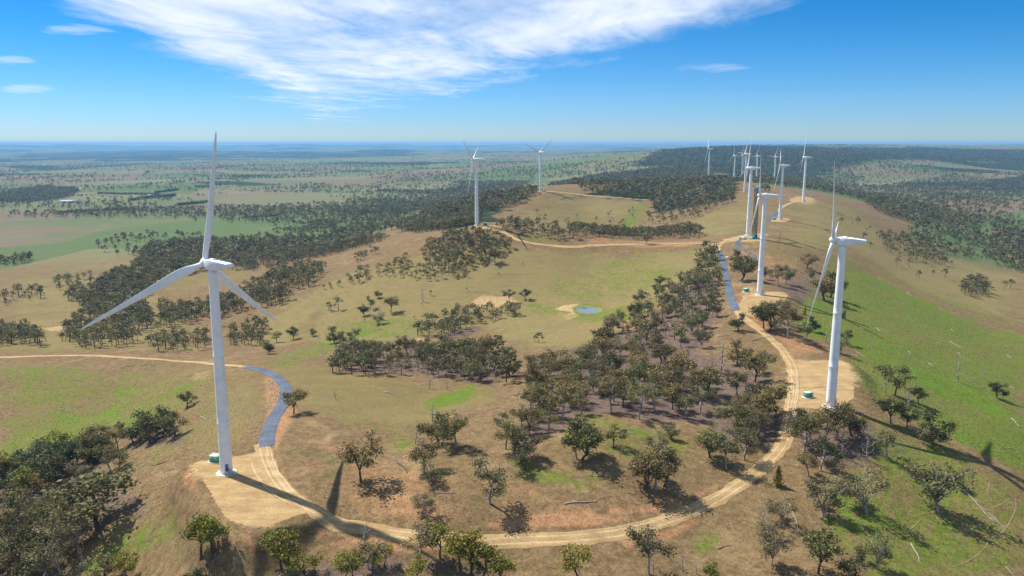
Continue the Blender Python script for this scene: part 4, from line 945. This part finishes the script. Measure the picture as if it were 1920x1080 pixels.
grove([(1110,655),(1165,605),(1190,575),(1235,535),(1290,530),(1345,560),(1345,600),(1310,628),(1318,655),(1230,662),(1150,650)], 36, 14, 'tgogow', 'the grove above the loop', 4, 3)
grove([(618,700),(700,706),(720,690),(780,702),(830,712),(900,718),(945,722),(970,695),(950,668),(880,655),(740,668),(650,668)], 34, 14.8, 'tgoggo', 'the gully grove', 5, 3)
grove([(-20,930),(20,890),(110,855),(185,850),(195,868),(120,890),(95,930),(30,950)], 22, 15.5, 'rrroy', 'the left thicket', 6, 2)
grove([(-20,990),(60,950),(120,985),(165,1010),(170,1040),(100,1090),(-20,1090)], 24, 15, 'orwgow', 'the lower left thicket', 7, 2)
grove([(245,832),(262,818),(315,806),(335,822),(290,836),(260,842)], 7, 14, 'rrro', 'the dark clump by the left field', 8, 1)
grove([(1375,815),(1398,785),(1436,760),(1446,790),(1442,826),(1408,842),(1383,836)], 11, 15, 'gtug', 'the cluster inside the road bend', 9, 2)
grove([(160,850),(205,825),(240,835),(235,850),(190,860)], 5, 13, 'rot', 'the string of trees under the left field', 10, 1)
print('individual trees', tree_count)

# every further tree: one wooded mass
def simple_tree(r, nl=84, ls=1.25):
    tb = MB(); H = 13.0
    tb.tube([(0, 0, -1), (.1, .05, 3), (.2, -.1, 6.5)], [.34, .26, .14], 4, False); nt = tb.n
    b = MB(); nc = 7
    for i in range(nc):
        a = i*2.4+r.rand(); o = 2.9*math.sqrt((i+.4)/nc)*(.8+.4*r.rand()); z = H*(.90-.42*(i/nc)*(.6+.6*r.rand()))
        v, q = leaf_quads(r, np.array([math.cos(a)*o, math.sin(a)*o, z-1.0]), np.array([1.9, 1.9, 1.35]), nl//nc, ls); b.add(v, q)
    return np.vstack(tb.v), np.vstack(tb.q), np.vstack(b.v), np.vstack(b.q)
r_ = np.random.RandomState(5)
TEMP_M = [simple_tree(r_, 98, 1.2) for _ in range(6)]; TEMP_F = [simple_tree(r_, 42, 2.0) for _ in range(6)]; TEMP_X = [simple_tree(r_, 21, 2.9) for _ in range(6)]
mass = []      # (points, height)
def wood(pl, spacing, H, seed, thin=1.0):
    c = scatter(pl, spacing, seed)
    if thin < 1 and len(c): q_ = max(spacing*8, .13*np.hypot(c[:, 0], c[:, 1]).mean()); c = c[fbm(c[:, 0]/q_, c[:, 1]/q_, 4, seed)+(np.random.RandomState(seed).rand(len(c))-.5)*.1 > .78-thin*.52]
    if len(c): mass.append((c, H))
WOODS = [([(300,590),(320,545),(400,540),(450,500),(560,490),(620,520),(670,560),(640,585),(560,585),(500,600),(480,590),(430,600),(395,640),(300,620)], 8.2, 12.5, .38),
 ([(120,560),(150,545),(230,545),(270,575),(280,600),(200,590)], 8.5, 13, 1), ([(110,640),(140,610),(220,615),(260,640),(240,650),(160,655)], 8.5, 12, .9), ([(-60,655),(-40,620),(60,620),(80,650)], 8.5, 13, 1), ([(205,605),(270,585),(300,620),(240,628)], 9, 13, .9), ([(270,650),(330,630),(390,640),(385,660),(300,662)], 8.5, 10, .9),
 ([(430,650),(430,620),(500,610),(490,650)], 9, 11, .8), ([(770,628),(800,606),(880,586),(945,578),(972,588),(900,608),(850,628),(800,632)], 6.8, 10, 1), ([(1285,545),(1300,500),(1310,475),(1340,475),(1352,520),(1345,555)], 9, 12, 1), ([(1000,640),(1010,635),(1012,660),(1000,655)], 9, 8, 1),
 ([(790,490),(800,465),(850,445),(940,448),(958,465),(915,490),(850,524)], 7.2, 12, 1), ([(430,500),(520,480),(640,462),(760,440),(880,420),(885,430),(800,455),(720,470),(660,500),(560,505),(450,510)], 8.0, 11, .43), ([(510,435),(520,412),(580,400),(630,410),(630,428),(580,437)], 9, 12, .7), ([(440,462),(600,445),(700,436),(600,457),(460,470)], 10, 12, .45),
 ([(700,520),(740,500),(800,500),(840,525),(800,530)], 9, 8, .6), ([(600,545),(700,500),(760,480),(770,500),(680,530)], 10, 9, .6),
 ([(740,430),(810,398),(890,376),(1000,356),(1010,362),(960,388),(900,402),(890,422),(800,436)], 8.5, 13, .7), ([(925,428),(960,420),(1060,435),(1170,415),(1150,432),(1290,432),(1320,446),(1250,448),(1120,444),(1060,452),(1000,445)], 9, 12, 1),
 ([(1090,366),(1190,348),(1340,336),(1380,345),(1372,372),(1300,388),(1230,400),(1218,376),(1150,366)], 10, 13, 1), ([(1200,420),(1230,395),(1300,390),(1350,372),(1380,380),(1290,420),(1240,430)], 13, 11, .75),
 ([(1030,346),(1110,330),(1200,321),(1310,316),(1340,328),(1250,345),(1180,348),(1090,358)], 13, 14, 1), ([(1380,340),(1450,330),(1540,340),(1500,352),(1440,362),(1400,352)], 14, 12, .8), ([(1430,330),(1560,322),(1620,332),(1500,345)], 20, 12, .75),
 ([(240,480),(290,460),(400,450),(430,470),(330,482)], 12, 13, .5), ([(160,470),(240,445),(380,440),(360,460),(220,480)], 22, 14, .7), ([(0,560),(80,540),(80,560),(0,575)], 14, 14, .8), ([(100,530),(170,520),(180,535),(110,545)], 14, 14, .7), ([(0,490),(50,480),(70,492),(0,500)], 12, 13, .9),
 ([(-40,375),(0,355),(90,350),(150,358),(130,372),(60,380),(0,384)], 12, 14, .5), ([(0,312),(200,305),(440,312),(800,306),(800,314),(500,322),(200,318),(0,325)], 55, 15, .75),
 ([(640,402),(720,387),(860,372),(885,388),(780,402),(700,412)], 12, 13, .55), ([(700,362),(860,343),(1000,343),(900,366)], 14, 15, .6), ([(880,335),(1000,320),(1080,325),(980,345)], 16, 14, .6),
 ([(1600,372),(1680,352),(1800,372),(1900,400),(1960,425),(1850,440),(1740,430),(1650,400)], 11, 14, .32), ([(1620,352),(1780,330),(1960,345),(1960,370),(1800,372),(1680,358)], 20, 14, .4), ([(1700,430),(1800,430),(1930,470),(1930,520),(1840,490),(1740,470)], 16, 14, .8), ([(1860,430),(1960,440),(1960,520),(1880,500)], 11, 14, .95),
 ([(1800,548),(1820,530),(1845,540),(1850,555),(1820,558)], 9, 13, 1), ([(1640,445),(1720,440),(1790,500),(1720,495),(1660,470)], 15, 12, .8), ([(1540,400),(1640,430),(1700,480),(1640,470),(1570,420)], 26, 11, .8), ([(1640,480),(1780,520),(1860,560),(1740,530)], 30, 11, .75), ([(1400,330),(1600,300),(1900,300),(1920,330),(1600,345)], 48, 15, .6),
 ([(600,620),(760,560),(900,500),(1000,470),(1000,490),(900,540),(760,610),(640,640)], 38, 5, .55), ([(1000,400),(1200,380),(1180,420),(1060,430)], 34, 8, .6), ([(1400,520),(1560,470),(1640,540),(1500,560)], 32, 8, .6)]
for i, (pl, sp, H, th_) in enumerate(WOODS): wood(pl, sp, H, 200+i, th_)
for i, (pl, sp, H) in enumerate([([(618,700),(700,706),(780,702),(900,718),(945,722),(970,695),(950,668),(880,655),(740,668),(650,668)], 9.5, 11.5), ([(1110,655),(1165,605),(1190,575),(1235,535),(1290,530),(1345,560),(1345,600),(1310,628),(1318,655),(1230,662),(1150,650)], 14, 11)]): wood(pl, sp, H, 600+i)
# scattered paddock trees and tree belts of the plain
r_ = np.random.RandomState(77)
n_s = 90000
b_ = r_.uniform(-.66, .66, n_s); D_ = np.exp(r_.uniform(math.log(950), math.log(17000), n_s)); x_, y_ = np.sin(b_)*D_, np.cos(b_)*D_
zz_ = zrel(x_, y_)
cl = fbm(x_/520, y_/520, 4, 91); c2 = fbm(x_/2600, y_/1500, 3, 95); belt = np.abs(fbm(x_/1500, y_/1500, 3, 99)-.5)
sc = cl*.8+c2*.45+(belt < .016)*.36
pk = (sc+r_.rand(n_s)*.22 > np.where(D_ < 2300, .93, .78)) & ((zz_ < -175) | (D_ > 2300))
far_pts = np.stack([x_, y_], 1)[pk]
mass.append((far_pts, 13))
fb = np.zeros(GX.shape)
# the wooded far hills
for pl, sp in (([(1185,310),(1230,287),(1300,279),(1440,276),(1560,279),(1700,279),(1920,282),(1920,305),(1800,303),(1700,297),(1600,309),(1500,334),(1400,333),(1300,312),(1210,312)], 33),):
    wood(pl, sp, 17, 400, 1.0)
def build_mass(name, label):
    Vs, Qt, Ql, tint = [], [], [], []; off = 0; r = np.random.RandomState(9); tot = 0
    for c, H in mass:
        D = np.hypot(c[:, 0], c[:, 1]); z = zrel(c[:, 0], c[:, 1])+CZ
        for lo, hi, TT in ((0, 1500, TEMP_M), (1500, 3600, TEMP_F), (3600, 1e9, TEMP_X)):
            for ti in range(6):
                m = (D >= lo) & (D < hi) & (r.randint(0, 6, len(c)) == ti) if ti < 0 else (D >= lo) & (D < hi) & ((np.arange(len(c)) % 6) == ti)
                k = m.sum()
                if not k: continue
                tv, tq, lv, lq = TT[ti]; s = H/13*(.55+.85*r.rand(k)); a = r.rand(k)*6.283; w = s*(.88+.4*r.rand(k))
                tn = r.rand(k)
                for src, qq, lst in ((tv, tq, Qt), (lv, lq, Ql)):
                    ca, sa = np.cos(a)[:, None], np.sin(a)[:, None]
                    v = np.stack([(src[None, :, 0]*ca-src[None, :, 1]*sa)*w[:, None]+c[m, 0][:, None], (src[None, :, 0]*sa+src[None, :, 1]*ca)*w[:, None]+c[m, 1][:, None], src[None, :, 2]*s[:, None]+z[m][:, None]], -1)
                    Vs.append(v.reshape(-1, 3)); lst.append((qq[None]+(np.arange(k)*len(src))[:, None, None]+off).reshape(-1, 4)); off += k*len(src)
                    tint.append(np.repeat(tn, len(src)))
                tot += k
    Qt, Ql = np.vstack(Qt), np.vstack(Ql)
    me = mesh_np(name, np.vstack(Vs), [Qt, Ql]); me.materials.append(MBARK); me.materials.append(LFAR)
    me.polygons.foreach_set('material_index', np.concatenate([np.zeros(len(Qt), np.int32), np.ones(len(Ql), np.int32)]))
    a = me.attributes.new('tint', 'FLOAT', 'POINT'); a.data.foreach_set('value', np.concatenate(tint).astype(np.float32))
    print('mass trees', tot, 'faces', len(me.polygons))
    return link(name, me, None, kind='stuff', label=label)
build_mass('woodland', 'dark olive gum woodland and scattered paddock trees across the valley')
# ------------------------------------------------------------------ dead trees, logs, rocks, hedges, fence
def dead_mesh(seed, H=10):
    r = np.random.RandomState(seed); b = MB(); lean = r.randn(2)*.6
    tr = spline(np.array([(0, 0, -.5), (0, 0, .5), (lean[0]*.5, lean[1]*.5, H*.4), (lean[0], lean[1], H*.75), (lean[0]*1.6, lean[1]*1.6, H)]), 1)
    b.tube(tr, np.linspace(.38, .05, len(tr)), 7)
    for i in range(9):
        t0 = tr[int(len(tr)*(.3+.6*i/9))]; az = i*2.4+r.rand(); o = H*(.16+.18*r.rand())*(1.15-.6*i/9)
        e = t0+np.array([math.cos(az)*o, math.sin(az)*o, o*(.3+.8*r.rand())]); m = (t0+e)/2+np.array([0, 0, -.1*o])+r.randn(3)*.2
        p = spline(np.array([t0, m, e]), .7); b.tube(p, np.linspace(.16, .03, len(p)), 5)
        for j in range(3):
            t1 = p[int(len(p)*(.4+.5*r.rand()))]; e1 = t1+r.randn(3)*o*.28+[0, 0, o*.2]; b.tube([t1, (t1+e1)/2+r.randn(3)*.1, e1], [.07, .05, .02], 4)
    return smooth(b.mesh('dead_tree'))
DM = [dead_mesh(s) for s in (1, 2, 3, 4, 5)]
for m in DM: m.materials.append(MWOODG)
DEAD = [(779,832,36,'bare grey snag at the left of the loop grove'), (811,790,36,'bare grey snag behind the corner tree of the loop grove'), (630,749,22,'small bare dead tree on the brown slope inside the loop'), (838,731,22,'bare dead tree on the bright green patch'), (805,729,28,'thin bare dead trunk below the gully grove'),
 (793,566,26,'bare dead tree alone on the dry paddock slope'), (712,600,28,'bare dead tree in the loose cluster on the dry slope'), (683,1016,42,'bare dead snag below the loop road at the lower bend'), (155,1064,32,'white dead tree at the edge of the lower left thicket'), (1625,862,46,'pale bare trunk on the brown slope right of the white trunk gum'), (1580,858,44,'twiggy dead tree in the shade on the brown slope'),
 (1660,740,38,'bare dead tree left of the flat topped gum on the green hillside'), (1704,762,38,'leaning white dead tree beside the low gum on the green hillside'), (1795,716,40,'bare white dead tree on the open green hillside'), (1843,711,24,'dark thin dead tree on the right of the green hillside'), (1547,642,28,'dead tree under the right turbine left of its tower'), (1352,700,62,'large pale dead tree inside the right bend of the road'), (1210,662,30,'dead tree between the two groves above the loop'),
 (1430,992,46,'bare forked dead tree right of the loop road'), (1166,622,22,'bare dead tree on the red soil beside the upper grove'), (995,716,34,'grey dead tree at the left tip of the loop grove'), (252,627,38,'bare dead tree among the trees above the gravel road'), (1635,650,20,'bare dead stump tree on the tower shadow line'), (1280,1070,36,'white dead tree at the bottom edge below the loop road'), (1305,1076,28,'short white dead snag at the bottom edge'), (1225,1078,34,'grey dead tree beside the big leaning gum')]
for i, (px, py, h, lab) in enumerate(DEAD):
    w = at(px, py)[0]; z = gz(*w); dp = w[1]*math.cos(PITCH)+(CZ-z)*math.sin(PITCH); s = h*dp/FPX/10
    o = link('dead_tree', DM[i % 5], None, None, (w[0], w[1], z), (0, 0, i*1.7), label=lab, category='dead tree'); o.scale = (s*1.05, s*1.05, s)
# fallen trunks
def log_mesh(seed):
    r = np.random.RandomState(seed); b = MB()
    p = spline(np.array([(-.5, 0, .0), (-.2, .02*r.randn(), .01), (.15, .04*r.randn(), .005), (.5, .05*r.randn(), .012)]), .05); p[:, 2] += .022
    b.tube(p, np.linspace(.036, .012, len(p)), 7)
    for i in range(4):
        t = p[int(len(p)*(.35+.6*r.rand()))]; s = 1 if i % 2 else -1; e = t+np.array([.08+.13*r.rand(), s*(.06+.12*r.rand()), .02+.05*r.rand()])
        b.tube([t, (t+e)/2+r.randn(3)*.01, e], [.014, .01, .004], 5)
    return smooth(b.mesh('fallen_log'))
LM = [log_mesh(s) for s in range(6)]
for m in LM: m.materials.append(MWOODG)
LD = [m.copy() for m in LM[:3]]
for m in LD: m.name = 'fallen_log'; m.materials.clear(); m.materials.append(MPOST)
LOGS = [((1807,920),(1866,985),'longest bleached log on the right slope, by the biggest grey gum'), ((1852,962),(1884,990),'broken bleached log end below the longest log on the right slope'), ((1708,1020),(1729,1056),'pale log on the bright green patch at lower right'), ((1610,705),(1646,721),'forked white log right of the wide tan pad'), ((1606,660),(1622,670),'short thick white stump log beside the green strip'), ((1780,640),(1806,655),'white log on the upper green hillside'), ((1632,748),(1656,755),'dark grey log right of the pad edge'),
 ((1896,785),(1912,800),'thin white log at the far right of the green hillside'), ((1524,485),(1537,494),'white log below the lone gum on the brown slope'), ((1500,510),(1520,520),'forked log left of the dark clump behind the right blade'), ((1410,640),(1440,632),'grey fallen branches beside the road inside the bend'), ((1345,632),(1372,628),'grey log on the brown flat inside the right bend'), ((1165,805),(1192,808),'pale log on the green patch of the loop'), ((1060,945),(1118,940),'large grey fallen tree with fine branches in the loop'), ((745,868),(768,886),'white fallen branches right of the large dark gum'),
 ((812,926),(848,925),'pale thin log above the loop road'), ((1175,925),(1192,928),'dark log left of the big clump in the loop'), ((1345,1030),(1368,1022),'blackened log below the road at lower right'), ((1024,1062),(1042,1068),'blackened stump log near the bottom edge'), ((884,812),(893,818),'small white log behind the corner tree of the loop grove'), ((140,712),(158,714),'white branch on the left field below the gravel road'), ((110,767),(128,773),'white log on the left field'), ((88,803),(98,806),'short white log low on the left field'), ((375,780),(395,792),'forked white branch left of the tower on the slope'), ((287,874),(310,867),'dark log below the left clump'), ((322,1018),(334,1021),'small pale log on the grass below the left pad'), ((755,1052),(768,1066),'thin pale stick log near the bottom edge'), ((800,1066),(812,1046),'pale leaning log near the bottom edge'), ((1480,945),(1500,1000),'thin pale log on the brown right slope'), ((1885,1062),(1905,1085),'white log at the bottom right corner'), ((596,668),(618,660),'grey log at the gully'), ((720,735),(755,742),'grey fallen bush top inside the loop'), ((537,663),(552,668),'white log by the gully'), ((1018,703),(1040,690),'grey log beside the loop grove')]
def put_log(a, b, lab, group=None, dark=False, i=0):
    p = at([a[0], b[0]], [a[1], b[1]]); mid = p.mean(0); d = p[1]-p[0]; L = min(np.linalg.norm(d), 19)
    z0, z1 = gz(*p[0]), gz(*p[1])
    o = link('fallen_log', (LD[i % 3] if dark else LM[i % 6]), None, None, (mid[0], mid[1], gz(*mid)), label=lab, category='log', group=group)
    o.rotation_euler = (0, -math.atan2(z1-z0, np.linalg.norm(d)), math.atan2(d[1], d[0])); k = max(L, 3); o.scale = (k, min(k, 11)*.8, min(k, 11)*.8)
for i, (a, b, lab) in enumerate(LOGS): put_log(a, b, lab, None, 'dark' in lab or 'black' in lab, i)
r_ = np.random.RandomState(12); hs_ = wpoly([(1480,570),(1600,500),(1760,560),(1900,640),(1910,900),(1700,760),(1620,690)])
cnt = 0
for i in range(400):
    px, py = r_.uniform(1470, 1915), r_.uniform(480, 900)
    w = at(px, py)[0]
    if poly_sd(w[:1], w[1:], hs_)[0] < 0: continue
    l = r_.uniform(6, 15)*(.6+.5*(py-450)/400); a = r_.uniform(.15, .75)
    dk = r_.rand() < .4
    put_log((px, py), (px+l*math.cos(a), py+l*math.sin(a)), 'dark fallen branch lying on the green hillside' if dk else 'bleached fallen branch lying on the green hillside', 'dark fallen branches on the hillside' if dk else 'bleached fallen branches on the hillside', dk, i)
    cnt += 1
    if cnt > 48: break
# rock lining beside the sealed road, loose stones
def stones(name, label, pts_, rad, seed):
    r = np.random.RandomState(seed); b = MB()
    for p in pts_:
        s = rad*(.45+.9*r.rand()**2); v = np.array([(-1,-1,-.6),(1,-1,-.6),(1,1,-.6),(-1,1,-.6),(-.7,-.7,.7),(.7,-.7,.7),(.7,.7,.7),(-.7,.7,.7)])*s*(.7+.5*r.rand(8, 1))*[1, .8, .7]
        a = r.rand()*6.28; v = v @ np.array([[math.cos(a), math.sin(a), 0], [-math.sin(a), math.cos(a), 0], [0, 0, 1]])
        b.add(v+[p[0], p[1], gz(*p)+s*.25], [(0,3,2,1),(4,5,6,7),(0,1,5,4),(1,2,6,5),(2,3,7,6),(3,0,4,7)])
    return link(name, b.mesh(name), MROCK, kind='stuff', label=label)
rp = wpoly([(488,830),(486,805),(500,775),(517,750),(522,730),(512,712),(500,712),(508,735),(503,758),(488,780),(476,810),(476,832)])
rr_ = np.random.RandomState(3); cc = rp.min(0)+rr_.rand(2600, 2)*(rp.max(0)-rp.min(0)); cc = cc[poly_sd(cc[:, 0], cc[:, 1], rp) > 0]
stones('rock_lining', 'tan rocks lining the inner edge of the sealed bend', cc, .42, 4)
cc = scatter([(600,830),(900,850),(1400,880),(1380,920),(1100,985),(850,995),(640,960),(540,880)], 3.6, 55)
cc2 = scatter([(480,1030),(900,1040),(1400,1000),(1880,900),(1900,1080),(480,1090)], 4.5, 56)
stones('loose_stones', 'loose stones scattered over the brown slopes', np.vstack([cc[::3], cc2[::4]]), .22, 5)
# grass tussocks and fallen bark on the near ground
def tussocks(pl, sp, seed, mat, name, label, size):
    c = scatter(pl, sp, seed); r = np.random.RandomState(seed); n = len(c)
    for w_ in PADW.values(): c = c[poly_sd(c[:, 0], c[:, 1], w_) < -1]
    for w_ in [q for q in ROADW if len(q)]: c = c[np.min(np.hypot(c[:, None, 0]-w_[None, :, 0], c[:, None, 1]-w_[None, :, 1]), 1) > 4.5]
    n = len(c); z = zrel(c[:, 0], c[:, 1])+CZ; vs_, qs_ = [], []
    for k in range(5):
        a = r.rand(n)*6.28; t = r.randn(n, 2)*.4; h = size*(.5+r.rand(n)); w = size*(.5+.7*r.rand(n))
        ox, oy = np.cos(a)*w, np.sin(a)*w
        v = np.stack([np.stack([c[:, 0]-ox, c[:, 1]-oy, z-.05], 1), np.stack([c[:, 0]+ox, c[:, 1]+oy, z-.05], 1), np.stack([c[:, 0]+ox*.7+t[:, 0]*h, c[:, 1]+oy*.7+t[:, 1]*h, z+h], 1), np.stack([c[:, 0]-ox*.7+t[:, 0]*h, c[:, 1]-oy*.7+t[:, 1]*h, z+h], 1)], 1)
        vs_.append(v.reshape(-1, 3)); qs_.append(np.arange(n*4).reshape(n, 4)+k*n*4)
    return link(name, mesh_np(name, np.vstack(vs_), [np.vstack(qs_)]), mat, kind='stuff', label=label)
MTUS = material('dry_tussock_grass', (.22, .165, .085), .95, 0, .05, .4, .05); MTUG = material('green_tussock_grass', (.11, .145, .035), .95, 0, .05, .4, .05)
tussocks([(-40,700),(420,690),(500,840),(360,900),(470,1020),(900,1020),(1400,910),(1480,860),(1610,760),(1940,860),(1940,1100),(-40,1100)], 2.6, 61, MTUS, 'dry_tussocks', 'dry grass tussocks over the near slopes', .17)
tussocks([(1500,600),(1620,520),(1940,650),(1940,900),(1620,760)], 3.2, 62, MTUG, 'green_tussocks', 'green grass tussocks on the hillside', .2)
# hedge windbreaks on the plain
MHEDGE = leafmat('hedge_leaves', (.018, .040, .018), (.040, .070, .028), (.05, .06, .025))
def hedge(a, b, hpx, lab):
    p = at([a[0], b[0]], [a[1], b[1]]); L = np.linalg.norm(p[1]-p[0]); mid = p.mean(0); r = np.random.RandomState(int(a[0]))
    z = gz(*mid); dp = mid[1]; H = hpx*dp/FPX; m = MB(); n = int(L/4)
    for i in range(n):
        t = (i+.5)/n-.5; hh2 = H*(.85+.3*r.rand()); q_ = mid+(p[1]-p[0])*t; zl = gz(*q_)-z
        v, q = leaf_quads(r, np.array([t*L, r.randn()*.6, hh2*.5+zl]), np.array([3.4, H*.38, hh2*.55]), 42, 2.4); m.add(v, q)
    ang = math.atan2(p[1][1]-p[0][1], p[1][0]-p[0][0])
    link('hedge', m.mesh('hedge'), MHEDGE, None, (mid[0], mid[1], z), (0, 0, ang), label=lab, category='hedge')
for a, b, h, lab in [((103,401),(187,396),5, 'left half of the long dark hedge on the tan paddock'), ((190,396),(255,393),5, 'right half of the long dark hedge on the tan paddock'), ((241,377),(262,375),5,'short dark hedge left of the small white roofed shed'), ((264,374),(330,368),6,'dark hedge below the small white roofed shed'), ((333,386),(385,381),5,'dark hedge left of the tall turbine blade'), ((386,380),(396,379),4,'tiny dark hedge piece behind the turbine blade'), ((455,410),(524,405),5,'dark hedge right of the tall turbine on the tan paddock'), ((290,362),(335,356),4,'low tree row above the small white roofed shed'), ((185,364),(300,366),4,'long row of small round trees on the green paddock'),((435,333),(505,332),5,'dark tree belt far out on the plain behind the blade'),((365,352),(396,351),5,'dark tree block left of the turbine blade tip half')]: hedge(a, b, h, lab)
# fence across the loop
fp = spline(wpoly([(690,830),(740,815),(780,805),(830,790),(880,778),(915,762)]), 5.0)
x0, y0 = fp[0]; f = thing('wire_fence', 'low post and wire fence crossing the loop to the left of the grove', 'fence', (x0, y0, gz(x0, y0)))
for p in fp[:60]:
    b = MB(); b.box((p[0]-x0, p[1]-y0, gz(*p)-gz(x0, y0)+.55), (.16, .16, 1.3)); link('post', b.mesh('post'), MPOST, f)
b = MB()
for h in (.4, .75, 1.1): b.tube([(p[0]-x0, p[1]-y0, gz(*p)-gz(x0, y0)+h) for p in fp[:60]], .012, 3)
link('wire', b.mesh('wire'), MSTEEL, f)
# power pole by the ridge
x0, y0, z0 = gp(1462, 454); pp = thing('power_pole', 'thin timber power pole on the brown slope right of the middle turbine', 'pole', (x0, y0, z0))
b = MB(); b.tube([(0, 0, -.5), (0, 0, 12.5)], [.26, .18], 8); link('post', b.mesh('post'), MPOST, pp)
b = MB(); b.box((0, 0, 12), (2.6, .18, .22)); link('crossarm', b.mesh('crossarm'), MPOST, pp)
# ------------------------------------------------------------------ haze
hz_top, hz_bot = CZ+27.0, float(Z.min())+CZ-1.0
b = MB(); Lh = 44500.0; b.box((0, 0, (hz_top+hz_bot)/2), (2*Lh, 2*Lh, hz_top-hz_bot))
hm = bpy.data.materials.new('pale_blue_haze'); hm.use_nodes = True; T = NT(hm.node_tree)
for n in list(T.n): T.n.remove(n)
pv_ = T.node('ShaderNodeVolumePrincipled'); pv_.inputs['Density'].default_value = 3.8e-5; pv_.inputs['Color'].default_value = (.22, .56, 1.0, 1); pv_.inputs['Anisotropy'].default_value = .1
oo = T.node('ShaderNodeOutputMaterial'); T.l.new(pv_.outputs[0], oo.inputs['Volume'])
link('haze', b.mesh('haze'), hm, kind='stuff')
